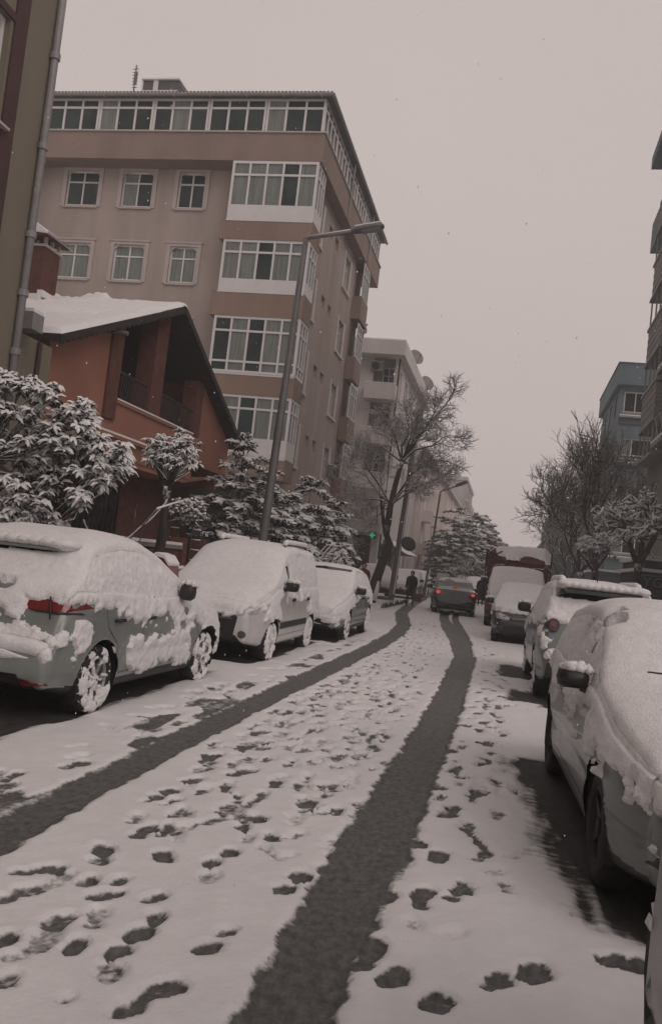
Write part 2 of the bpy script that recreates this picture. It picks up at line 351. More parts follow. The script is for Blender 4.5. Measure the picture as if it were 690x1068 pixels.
def build_road():
    ys = [-4.0]
    while ys[-1] < 175:
        y = ys[-1]; ys.append(y + (0.25 if y < 1.6 else 0.013 * max(1.0, y / 3.2)))
    ys = np.array(ys); nx = 410; us = np.linspace(-5.32, 2.72, nx)
    Y, U = np.meshgrid(ys, us, indexing='ij'); X = U + xc(Y)
    far = np.stack([X, Y, np.zeros_like(X)], -1)
    slush = np.zeros_like(X); press = np.zeros_like(X)
    # wheel tracks
    ty = [-10, 3, 5, 8.5, 12, 17, 21, 25, 31, 38, 60, 200]
    lx = [-2.30, -2.36, -2.47, -2.50, -2.46, -2.42, -2.48, -2.75, -3.55, -4.0, -5.0, -11.5]
    lw = [.15, .15, .16, .17, .19, .21, .21, .22, .24, .24, .25, .25]
    rx = [-.62, -.61, -.59, -.57, -.57, -.63, -.95, -1.42, -2.02, -2.45, -3.4, -9.9]
    rw = [.18, .17, .215, .215, .215, .225, .235, .23, .18, .17, .2, .2]
    r2x = [-.62, -.61, -.59, -.57, -.57, -.63, -.80, -1.12, -1.62, -1.95, -2.9, -9.4]
    wob = 0.025 * (fbm(np.stack([ys * 1.3, ys * 0, ys * 0], -1), 5, 3) - .5) * 2
    nedge = (fbm(far * 9, 11, 4) - .5)
    for cx, cw, st in ((lx, lw, 1), (rx, rw, 1), (r2x, [a * .72 for a in rw], .9)):
        d = np.abs(X - (np.interp(ys, ty, cx) + wob)[:, None]) / np.interp(ys, ty, cw)[:, None]
        k = 1 - sstep(.74, 1.22, d + nedge * .45)
        slush = np.maximum(slush, k * st); press = np.maximum(press, k)
        rut = np.exp(-((d - 1.22) / .16) ** 2)        # snow pushed up beside the ruts
        press = press - .22 * rut * .5 * (k < .1)
    # second faint pass of tyres left of the left track
    dl = np.abs(X - (np.interp(ys, ty, lx) - .34)[:, None]) / .26
    k = (1 - sstep(.5, 1.15, dl)) * sstep(.49, .60, fbm(far * [3.4, 1.5, 1], 21, 4))
    k *= sstep(3.6, 5.2, Y) * (1 - sstep(14, 22, Y)) * (.45 + .75 * fbm(far * [16, 9, 1], 23, 4)); slush = np.maximum(slush, np.clip(k, 0, .9)); press = np.maximum(press, k * .8)
    # crumbs of snow and thinner slush left inside the ruts, tread bars across them
    crumb = fbm(far * [20, 11, 1], 71, 4); streak = fbm(far * [14, .8, 1], 73, 4)
    slush *= 1 - .30 * sstep(.55, .72, crumb * .6 + streak * .5) * (slush > .5)
    tread = (.5 + .5 * np.sin(Y * 2 * pi / .045 + 26 * np.abs(X - np.interp(Y, ty, rx)))) * sstep(.42, .6, fbm(far * [3, 1.2, 1], 77, 3)); slush *= 1 - .16 * tread * (slush > .5)
    def stamp(px, py, ang, sc=1.0, wet=1.0, wid=1.0, solo=False):
        i0, i1 = np.searchsorted(ys, [py - .3 * sc, py + .3 * sc]); u = px - float(xc(py))
        j0, j1 = np.searchsorted(us, [u - .25 * sc, u + .25 * sc])
        if i1 - i0 < 1 or j1 - j0 < 1: return
        x = X[i0:i1, j0:j1] - px; y = Y[i0:i1, j0:j1] - py
        a = (x * sin(ang) + y * cos(ang)) / sc; b = (x * cos(ang) - y * sin(ang)) / (sc * wid)
        d = np.hypot(a / .118, b / .068) if solo else np.minimum(np.hypot((a - .045) / .095, b / (.060)), np.hypot((a + .085) / .060, b / .052))
        d = d + (vnoise(np.stack([x * 26 + px * 7, y * 26 + py * 5, x * 0], -1), 3) - .5) * .34
        k = 1 - sstep(.78, 1.08, d)
        fill = .62 + .62 * vnoise(np.stack([x * 55 + px * 3, y * 40 + py * 9, x * 0], -1), 9)
        slush[i0:i1, j0:j1] = np.maximum(slush[i0:i1, j0:j1], np.clip(k * wet * fill * .92, 0, 1))
        press[i0:i1, j0:j1] = np.maximum(press[i0:i1, j0:j1], k * (.55 + .45 * wet))
        rim = np.exp(-((d - 1.25) / .18) ** 2) * .05
        press[i0:i1, j0:j1] -= rim * (press[i0:i1, j0:j1] < .15)
    # the prints that read clearest near the camera (photo pixels): x, y, size, wetness
    near = [(91, 927, .95, .9), (124, 926, .85, .9), (108, 942, 1.1, 1), (161, 945, .95, 1), (162, 965, .9, .9), (145, 982, 1.1, 1), (78, 996, .95, 1),
        (124, 1000, .95, 1), (115, 1022, 1.1, .6), (215, 998, 1.05, 1), (235, 981, .8, .8), (170, 1041, 1.2, 1), (134, 1062, 1.0, 1), (62, 968, 1.1, .8),
        (100, 965, 1.3, .6), (40, 915, 1.5, .9), (105, 897, 1.7, .8), (20, 940, 1.5, .8), (60, 925, 1.3, .55), (239, 896, 1, 1), (220, 907, .95, .9), (217, 922, 1.1, .55), (295, 935, 1.05, 1),
        (312, 921, 1.15, 1), (327, 932, .8, .7), (283, 880, 1.05, 1), (269, 861, 1.1, 1), (252, 869, .95, .9), (320, 842, 1.1, 1), (170, 900, 1.2, .9), (150, 873, 1.5, 1),
        (172, 832, 1.6, .9), (235, 827, 1.3, .8), (220, 862, 1.4, .8), (185, 855, 1.2, .7), (250, 782, 1.3, .8), (252, 810, 1.9, .8), (287, 822, 1.5, .9), (272, 835, 1.3, .8), (235, 848, 1.4, .7),
        (315, 787, 1.5, .7), (30, 1000, 1.3, .6), (2, 990, 1, 1), (3, 1034, .9, .8), (48, 985, 1.2, .5), (70, 1052, .5, .7), (190, 870, 1.2, .5),
        (458, 826, 1.1, 1), (466, 856, 1.05, 1), (436, 885, 1.05, 1), (456, 898, 1.1, 1), (471, 787, 1.2, .9), (478, 804, 1, .8), (479, 815, 1, .8), (486, 760, 1.2, .9),
        (440, 938, 1.1, 1), (437, 949, .85, .8), (398, 941, 1.2, .9), (388, 995, 1.15, 1), (380, 1012, .85, .9), (411, 1027, 1.15, 1), (455, 1053, 1.15, 1),
        (518, 1030, 1.1, .9), (552, 1023, 1.15, 1), (562, 1022, 1.0, .9), (500, 825, 1.1, .45), (420, 904, 1, .4), (517, 915, 1, .45), (403, 800, 1.2, .7), (374, 844, 1.05, .7), (372, 855, .95, .6), (343, 886, 1.3, .42),
        (430, 970, .9, .45), (470, 980, 1, .3), (492, 740, 1.1, .8), (497, 725, 1.1, .7), (503, 702, 1.2, .7), (490, 752, 1, .6), (650, 1012, 1.1, .9), (630, 1010, .8, .8), (670, 1014, 1, .9)]
    for px, py, sc, wet in near:
        p = G(px, py); stamp(p.x, p.y, rng.normal(.1, .25), sc * ((.90 if px > 370 else .78) if sc < 1.25 else .70), wet, 1.0, sc < 1.25)
    # walkers' lines up the middle of the street and along its right edge
    for i in range(150):   # half melted older prints in the middle strip
        y = 4.6 + 8 * rng.random() ** 1.1; stamp(rng.uniform(-2.2, -.95), y, rng.normal(.05, .3), rng.uniform(.6, .9), rng.uniform(.32, .85))
    for i in range(26):
        y = rng.uniform(4.4, 12); stamp(rng.uniform(-.32, .25), y, rng.normal(.05, .3), rng.uniform(.6, .95), rng.uniform(.35, .9))
    for line in range(25):
        x0 = rng.uniform(-2.18, -.92); x1 = rng.uniform(-2.1, -.95); y = rng.uniform(5.2, 8); side = 1; wet0 = rng.uniform(.5, 1.0)
        yend = rng.uniform(20, 36)
        while y < yend:
            t = (y - 5) / 30; px = x0 + (x1 - x0) * t + .09 * side + rng.normal(0, .05) + float(xc(y)) * (1 if line % 3 else .9)
            stamp(px, y, rng.normal(.0, .25), rng.uniform(.62, .95), wet0 * rng.uniform(.6, 1.05)); side = -side; y += rng.uniform(.42, .75)
    for x0, ya, yb, w_ in ((-.14, 4.6, 12, 1.0), (.02, 6.2, 15, .95), (-.02, 9.5, 24, .8), (-.2, 12, 26, .7), (.15, 14, 22, .6), (.0, 18, 30, .6)):
        y = ya; side = 1
        while y < yb:
            stamp(x0 + .07 * side + rng.normal(0, .04) + float(xc(y)), y, rng.normal(0, .2), rng.uniform(.85, 1.15), w_ * rng.uniform(.6, 1.1)); side = -side; y += rng.uniform(.4, .65)
    for i in range(55):   # scuffs left of the tracks, by the parked cars
        y = 4.2 + 16 * rng.random() ** 1.6; stamp(rng.uniform(-3.25, -2.75) + float(xc(y)), y, rng.normal(0, .5), rng.uniform(.7, 1.3), rng.uniform(.35, .85))
    for i in range(60):
        y = rng.uniform(18, 60); stamp(rng.uniform(-2.6, .6) + float(xc(y)), y, rng.normal(0, .5), rng.uniform(.9, 1.5), rng.uniform(.4, .8))
    # bare wet road under the parked cars
    bare = np.zeros_like(X)
    pools = [(-5.25, -3.58, 5.2, 10.75), (-5.2, -3.45, 11.9, 16.5), (-5.0, -3.2, 16.8, 21.2), (.02, 2.6, 15.0, 17.0), (.62, 2.6, 11.9, 17.0), (.18, 2.6, 12.2, 13.4), (-.25, 1.7, 22.9, 26.6), (-.55, 1.7, 29.6, 36)]
    nb = fbm(far * [5, 1.6, 1], 31, 5) - .5; nb2 = fbm(far * [16, 3.5, 1], 37, 4) - .5
    for x0, x1, y0, y1 in pools:
        d = np.minimum(np.minimum(X - x0, x1 - X), np.minimum(Y - y0, y1 - Y) * .6)
        bare = np.maximum(bare, sstep(-.10, .10, d + nb * .22 + nb2 * .14))
    edgex = np.interp(ys, [3.5, 4.15, 4.3, 4.45, 4.75, 5.8, 7.0, 8.05, 8.35, 8.6], [2.6, 1.6, .9, .70, .54, .38, .30, .14, .25, 2.6])[:, None]
    d = X - edgex
    k = sstep(-.20, .18, d + nb * .26 + nb2 * .30) * (Y > 3.6) * (Y < 8.6)
    bare = np.maximum(bare, k); bare = np.maximum(bare, sstep(-.1, .1, np.minimum(X - .75, np.minimum(Y + 2, 3.3 - Y))))
    press = np.maximum(press, bare)
    # the snow itself: soft undulation, crust, a low bank towards the kerbs
    hsn = .036 + .030 * (fbm(far * [.9, .7, 1], 41, 4) - .5) + .016 * (fbm(far * 4.5, 47, 4) - .5) + .007 * (fbm(far * 17, 53, 3) - .5)
    hsn = hsn * np.clip(1 - press, 0, 1.3) + .004 + slush * .012 * (fbm(far * [30, 22, 1], 61, 3) - .3)
    Z = hsn
    V = np.stack([X, Y, Z], -1).reshape(-1, 3)
    n0, n1 = X.shape; idx = np.arange(n0 * n1).reshape(n0, n1)
    F = np.stack([idx[:-1, :-1], idx[:-1, 1:], idx[1:, 1:], idx[1:, :-1]], -1).reshape(-1, 4)
    me = np_mesh('road', V, F)
    for nm, a in (('slush', slush), ('bare', bare)):
        at = me.attributes.new(nm, 'FLOAT', 'POINT'); at.data.foreach_set('value', a.astype(np.float32).ravel())
    tag(link('road', me, M['road'], smooth=True), kind='structure')
build_road()

def strip(name, ua, ub, z, mat, kerb_at=None, bump=.03, y0=-4, y1=175, seed=1, step=.12, follow=True):
    ys = [y0]
    while ys[-1] < y1: ys.append(ys[-1] + step * max(1, ys[-1] / 12))
    ys = np.array(ys); us = np.linspace(ua, ub, max(6, int((ub - ua) / .1)))
    Y, U = np.meshgrid(ys, us, indexing='ij'); X = U + (xc(Y) if follow else 0)
    P = np.stack([X, Y, X * 0], -1)
    Z = z + bump * (fbm(P * 1.1, seed, 4) - .3) * 2 + bump * .7 * (fbm(P * 5, seed + 9, 4) - .5)
    e = .09; Z -= (z + .03) * ((1 - sstep(0, e, U - ua)) if kerb_at == 'a' else (1 - sstep(0, e, ub - U)) if kerb_at == 'b' else 0)
    idx = np.arange(X.size).reshape(X.shape)
    F = np.stack([idx[:-1, :-1], idx[:-1, 1:], idx[1:, 1:], idx[1:, :-1]], -1).reshape(-1, 4)
    return tag(link(name, np_mesh(name, np.stack([X, Y, Z], -1).reshape(-1, 3), F), mat, smooth=True), kind='structure')
strip('left_pavement', -8.6, -5.30, .16, 'snow_rough', 'b', seed=3)
strip('right_pavement', 2.70, 5.2, .16, 'snow_rough', 'a', seed=8)

# ------------------------------------------------------------------ building helpers
class Face:
    """wall plane: u along the wall, v up, n outwards; side 'front' looks at -Y, 'east' at +X, 'west' at -X"""
    def __init__(s, side, pos): s.side, s.pos = side, pos
    def p(s, u, v, n):
        return (u, s.pos - n, v) if s.side == 'front' else (s.pos + n, u, v) if s.side == 'east' else (s.pos - n, u, v)
    def box(s, mb, u0, u1, v0, v1, n0, n1):
        a, b = s.p(u0, v0, n0), s.p(u1, v1, n1); mb.box(a[0], b[0], a[1], b[1], a[2], b[2])
    def quad(s, mb, u0, u1, v0, v1, n=0):
        q = [s.p(u0, v0, n), s.p(u1, v0, n), s.p(u1, v1, n), s.p(u0, v1, n)]
        if s.side == 'west': q.reverse()
        mb.quad(*q)
def wall(mb, F, u0, u1, v0, v1, holes=(), depth=.16):
    us = sorted({u0, u1, *[min(max(x, u0), u1) for h in holes for x in h[:2]]}); vs_ = sorted({v0, v1, *[min(max(x, v0), v1) for h in holes for x in h[2:4]]})
    for a, b in zip(us, us[1:]):
        for c, d in zip(vs_, vs_[1:]):
            m, n = (a + b) / 2, (c + d) / 2
            if any(h[0] < m < h[1] and h[2] < n < h[3] for h in holes): continue
            F.quad(mb, a, b, c, d)
    for a, b, c, d in [h[:4] for h in holes]:
        for q in ([(a, c, 0), (a, c, -depth), (a, d, -depth), (a, d, 0)], [(b, c, -depth), (b, c, 0), (b, d, 0), (b, d, -depth)],
                  [(a, c, -depth), (a, c, 0), (b, c, 0), (b, c, -depth)], [(a, d, 0), (a, d, -depth), (b, d, -depth), (b, d, 0)]):
            mb.quad(*[F.p(*x) for x in q])
def glazing(F, u0, u1, v0, v1, cols, rows, parent, base, n=0.0, bar=.06, name='window', curtains=.5, seed=0, dep=.05, edge=.08, glass='glass'):
    """a window: frame mesh (named) with a pane and curtain under it; cols and rows are fractions of the inner bars"""
    fr, pn, cu = MB(), MB(), MB(); rnd = random.Random(seed)
    U = [u0] + [u0 + (u1 - u0) * c for c in cols] + [u1]; V = [v0] + [v0 + (v1 - v0) * r for r in rows] + [v1]
    F.box(fr, u0, u1, v0, v0 + edge, n - dep, n); F.box(fr, u0, u1, v1 - edge, v1, n - dep, n)
    F.box(fr, u0, u0 + edge, v0 + edge, v1 - edge, n - dep, n); F.box(fr, u1 - edge, u1, v0 + edge, v1 - edge, n - dep, n)
    for u in U[1:-1]: F.box(fr, u - bar / 2, u + bar / 2, v0 + edge, v1 - edge, n - dep, n + .003)
    for v in V[1:-1]: F.box(fr, u0 + edge, u1 - edge, v - bar / 2, v + bar / 2, n - dep, n + .006)
    o = obj(name, fr, 'whiteframe', parent, base=base)
    for i in range(len(U) - 1):
        drawn = rnd.random() < curtains
        tgt = cu if drawn else pn
        for j in range(len(V) - 1): F.quad(tgt, U[i], U[i + 1], V[j], V[j + 1], n - dep * .6)
    if pn.v: obj('pane', pn, glass, o, base=base)
    if cu.v: obj('curtained_pane', cu, 'curtain', o, base=base)
    return o
def sill_snow(mb, F, u0, u1, v, n0, n1, t=.05): F.box(mb, u0, u1, v, v + t, n0, n1)

# ------------------------------------------------------------------ pink apartment block
def pink_block():
    base = (-16.0, 37.0, 0.0)
    b = thing('apartment_block', 'big pink apartment block with glazed attic storey and white corner bays behind orange house', 'building', base)
    fr, ea = Face('front', 31.9), Face('east', -8.9)
    tops = [16.62, 13.55, 10.5, 7.45]
    W, E = MB(), MB(); fh, eh = [], []
    cols = ((-19.45, -18.0), (-16.95, -15.6), (-14.5, -13.35))
    for t in tops:
        for a, c in cols: fh.append((a, c, t - 1.58, t - .1))
    for t in tops:
        z = t - .55; eh += [(32.45, 34.0, z - 1.6, z), (35.3, 36.0, z - .6, z - .12), (36.65, 37.35, z - .6, z - .12), (39.0, 40.3, z - 1.55, z - .05)]
    wall(W, fr, -25, -8.9, 0, 16.9, fh, .14); wall(W, ea, 31.9, 43.4, 0, 16.9, eh, .2)
    W.quad((-25, 31.9, 0), (-25, 31.9, 16.9), (-25, 43.4, 16.9), (-25, 43.4, 0)); W.quad((-8.9, 43.4, 0), (-25, 43.4, 0), (-25, 43.4, 16.9), (-8.9, 43.4, 16.9))
    obj('wall', W, 'pink', b, base=base)
    trs = Many()
    for k, (a, c, v0, v1) in enumerate(fh):
        tr = trs.new()
        o = glazing(fr, a, c, v0, v1, [.5], [.68], b, base, n=-.08, curtains=.75, seed=k, edge=.07)
        # pale plaster surround with small ears and a flat arch inside the head
        fr.box(tr, a - .17, a - .0, v0 - .05, v1 + .12, 0, .04); fr.box(tr, c, c + .17, v0 - .05, v1 + .12, 0, .04)
        fr.box(tr, a - .22, c + .22, v1 + .12, v1 + .19, 0, .07); fr.box(tr, a, c, v1, v1 + .12, 0, .037); fr.box(tr, a - .05, c + .05, v0 - .11, v0 - .05, 0, .08)
        for s in (0, 1):   # quarter-round corners in the window head
            u = a if s == 0 else c; d = 1 if s == 0 else -1
            pts = [(u, v1), (u + d * .45, v1), (u + d * .2, v1 - .06), (u + d * .06, v1 - .16), (u, v1 - .3)]
            q = [fr.p(x, y, -.05) for x, y in pts]; q2 = [fr.p(x, y, -.01) for x, y in pts]; n = len(q)
            tr.add(q + q2, [tuple(range(n)), tuple(range(2 * n - 1, n - 1, -1))] + [(i, (i + 1) % n, n + (i + 1) % n, n + i) for i in range(n)])
    pieces('window_surround', trs, 'trim', b, base=base)
    tr2s = Many()
    for k, (a, c, v0, v1) in enumerate(eh):
        if c - a > 1: glazing(ea, a, c, v0, v1, [.36, .7], [.68], b, base, n=-.14, curtains=.4, seed=40 + k, edge=.09)
        else: glazing(ea, a, c, v0, v1, [], [], b, base, n=-.14, curtains=.2, seed=40 + k, edge=.06, name='vent_window')
        if c - a > 1:
            tr2 = tr2s.new(); ea.box(tr2, a - .18, a, v0 - .05, v1 + .12, 0, .04); ea.box(tr2, c, c + .25, v0 - .05, v1 + .12, 0, .04); ea.box(tr2, a - .2, c + .28, v0 - .15, v0 - .05, 0, .1)
    pieces('reveal_trim', tr2s, 'whitetrim', b, base=base)
    # corner bays, one per floor, and the brown bands between them
    bays = [(14.78, 16.62, 14.28, 2), (11.86, 13.5, 11.46, 2), (8.3, 10.5, 8.28, 3), (5.75, 7.47, 5.15, 2)]
    bf, be, bw = Face('front', 31.0), Face('east', -8.5), Face('west', -11.95)
    band, panel = Many(), Many()
    for k, (g0, g1, p0, rws) in enumerate(bays):
        nxt = bays[k + 1][1] if k < 3 else 4.35
        rows = [.70] if rws == 2 else [.2, .74]
        for x0, x1, sd in ((-11.95, -8.5, 0), (-24.6, -20.75, 30)):
            glazing(bf, x0, x1, g0, g1, [.21, .41, .60, .79], rows, b, base, n=0, curtains=.62, seed=60 + k + sd, edge=.1, bar=.08, dep=.08, name='bay_window')
            pm = panel.new()
            if g0 - p0 > .1: bf.box(pm, x0, x1, p0, g0, -.1, .0)
            band.box(x0 - .22, x1 + .02, 30.97, 31.88, nxt + .0, p0)
            bf.box(pm, x0, x1, p0 - .06, p0, -.1, .05)
        glazing(be, 31.05, 32.28, g0, g1, [.36, .68], rows, b, base, n=0, curtains=.5, seed=90 + k, edge=.09, bar=.07, dep=.08, name='bay_window')
        glazing(bw, 31.05, 31.86, g0, g1, [.5], rows, b, base, n=0, curtains=.5, seed=120 + k, edge=.09, dep=.08, name='bay_window')
        glazing(Face('east', -20.75), 31.05, 31.86, g0, g1, [.5], rows, b, base, n=0, curtains=.5, seed=150 + k, edge=.09, dep=.08, name='bay_window')
        if g0 - p0 > .1: be.box(panel.new(), 31.05, 32.28, p0, g0, -.1, -.003); bw.box(panel.new(), 31.05, 31.86, p0, g0, -.1, -.003)
        band.box(-8.9, -8.48, 31.88, 32.30, nxt, p0)
    pieces('bay_panel', panel, 'whiteframe', b, base=base); pieces('brown_band', band, 'brownband', b, base=base)
    # rear corner bays on the street side
    rb = Many()
    for k, t in enumerate(tops):
        rb.box(-8.88, -8.42, 41.6, 43.38, t - 2.9, t - 1.75)
        glazing(Face('east', -8.45), 41.65, 43.33, t - 1.74, t - .02, [.33, .66], [.7], b, base, n=0, curtains=.5, seed=170 + k, edge=.08, name='bay_window')
    pieces('brown_balcony_front', rb, 'pinkdark', b, base=base)
    # attic storey: overhanging parapet and a long row of windows
    pa = MB(); pa.box(-25.2, -8.42, 31.0, 45.6, 16.63, 17.74)
    obj('attic_parapet', pa, 'pinkdark', b, base=base)
    led = MB(); led.box(-25.2, -8.36, 30.94, 45.66, 17.742, 17.80); obj('attic_ledge', led, 'trim', b, base=base)
    core = MB(); core.box(-24.9, -8.8, 31.5, 45.3, 17.80, 19.2); obj('attic_room', core, 'greywall', b, base=base)
    af, ae = Face('front', 31.12), Face('east', -8.52)
    n = 7; wdt = (25.0 - 8.52) / n
    for k in range(n):
        u = -25.0 + k * wdt; glazing(af, u, u + wdt - .02, 17.80, 19.18, [.34, .67], [.72], b, base, n=0, curtains=.12, seed=200 + k, edge=.09, bar=.085, dep=.06, name='attic_window')
    for k in range(6):
        u = 31.14 + k * 2.4; glazing(ae, u, u + 2.38, 17.80, 19.18, [.25, .5, .75], [.72], b, base, n=0, curtains=.1, seed=220 + k, edge=.1, bar=.1, dep=.06, name='attic_window')
    rf = MB(); rf.box(-25.4, -8.28, 30.88, 45.8, 19.20, 19.30)
    for k in range(114): rf.box(-25.3 + k * .15, -25.3 + k * .15 + .08, 30.84, 45.8, 19.30, 19.335)
    rfo = obj('roof', rf, 'roofmetal', b, base=base)
    gu = MB(); gu.tube([(-25.4, 30.83, 19.2), (-8.22, 30.83, 19.2)], .07, 8); gu.tube([(-8.22, 30.83, 19.2), (-8.22, 45.8, 19.2)], .07, 8)
    for k in range(12): gu.box(-25.2 + k * 1.5, -25.15 + k * 1.5, 30.76, 30.9, 19.1, 19.27)
    obj('gutter', gu, 'pipe', rfo, base=base)
    sn = MB(); sn.box(-25.2, -8.5, 31.0, 45.6, 19.336, 19.40); obj('snow', sn, 'snow', rfo, base=base)
    pp = Many()
    for y in (36.4, 41.9): pp.tube([(-8.33, y, 19.2), (-8.36, y, 17.7), (-8.40, y, 16.7)], .045, 6)
    pieces('downpipe', pp, 'pipe', b, base=base)
    # low roof-light box and a mast antenna on the roof
    hb = (-15.4, 31.4, 19.4); h = thing('roof_hatch', 'low dark hatch box with snowy glazed front on the pink block roof', 'roof hatch', hb)
    x0, x1, zh = -16.25, -14.72, 19.98
    m = MB(); m.box(x0, x1, 31.2, 32.6, 19.38, zh); m.add([(x1, 31.2, 19.38), (x1, 32.6, 19.38), (x1 + .35, 32.6, 19.38), (x1 + .35, 31.2, 19.38), (x1, 31.2, zh), (x1, 32.6, zh)], [(0, 3, 2, 1), (0, 4, 3), (1, 2, 5), (3, 4, 5, 2), (0, 1, 5, 4)])
    obj('hatch_box', m, 'roofmetal', h, base=hb)
    m = MB(); m.box(x0 - .05, x1 + .05, 31.1, 32.7, zh, zh + .06); obj('snow', m, 'snow', h, base=hb)
    m = MB(); mid = (x0 + x1) / 2 - .2; m.box(x0 - .04, x0 + .02, 31.16, 31.198, 19.42, zh); m.box(mid - .1, mid + .1, 31.16, 31.198, 19.42, zh); m.box(x0, x1, 31.15, 31.198, 19.40, 19.55); obj('hatch_frame', m, 'whiteframe', h, base=hb)
    ap = Vector((-16.78, 31.5, 19.6)); ab = (ap.x, 31.5, 19.36)
    a = thing('roof_antenna', 'thin mast antenna with short rungs on the pink block roof', 'antenna', ab)
    m = MB(); m.tube([(ap.x, 31.5, 19.36), (ap.x - .02, 31.5, 20.8)], .03, 6); obj('mast', m, 'steel', a, base=ab)
    m = MB()
    for k in range(7): m.tube([(ap.x - .10 - .01 * k, 31.5, 19.85 + k * .13), (ap.x + .11, 31.5, 19.87 + k * .13)], .016, 5)
    m.box(ap.x - .05, ap.x + .06, 31.46, 31.54, 20.0, 20.5); obj('antenna_rungs', m, 'steel', a, base=ab)
    return b
pink_block()

def aircon(loc, side, label):
    o = thing('air_conditioner', label, 'air conditioner', loc, 0, 'air conditioner units on the facades')
    m = MB(); fm = MB()
    if side == 'east':
        m.box(0, .3, -.4, .4, 0, .6); M4 = Matrix.Translation((.302, -.08, .3)) @ Matrix.Rotation(pi / 2, 4, 'Y')
    else:
        m.box(-.4, .4, -.3, 0, 0, .6); M4 = Matrix.Translation((-.08, -.302, .3)) @ Matrix.Rotation(pi / 2, 4, 'X')
    obj('casing', m, 'ac', o)
    fm.lathe([(.0, 0), (.06, .012), (.07, .0), (.12, .0), (.13, .012), (.15, 0), (.19, 0), (.2, .012), (.23, .012), (.24, 0)], 20, M4); obj('fan_grille', fm, 'black', o)
    s = MB(); s.box(*((0, .3, -.4, .4) if side == 'east' else (-.4, .4, -.3, 0)), .602, .64); obj('snow', s, 'snow', o)
    return o
aircon((-8.9, 40.7, 5.55), 'east', 'air conditioner low on the street side of the pink block by a window')

def dish(loc, rz, tilt, r, label, mast=.5):
    o = thing('satellite_dish', label, 'satellite dish', loc, rz, 'satellite dishes on the apartment blocks')
    m = MB(); M4 = Matrix.Translation((0, -.15, mast)) @ Matrix.Rotation(pi / 2 + tilt, 4, 'X')
    m.lathe([(0, -.10), (r * .4, -.085), (r * .75, -.03), (r, .04), (r, .055), (r * .75, -.012), (r * .4, -.068), (0, -.085)], 24, M4); obj('reflector', m, 'dish', o, True)
    a = MB(); a.tube([M4 @ Vector((0, -r * .9, .02)), M4 @ Vector((0, -r * .2, r * .9))], .015, 5); f = M4 @ Vector((0, -r * .2, r * .9)); a.blob(f, .05, .05, .06, 1, amp=0); obj('feed_arm', a, 'black', o)
    p = MB(); p.tube([(0, 0, 0), (0, 0, mast)], .025, 6); obj('mast', p, 'steel', o)
    return o
dish((-8.72, 43.1, 13.2), R(60), R(-25), .42, 'satellite dish at the upper rear corner of the pink block')

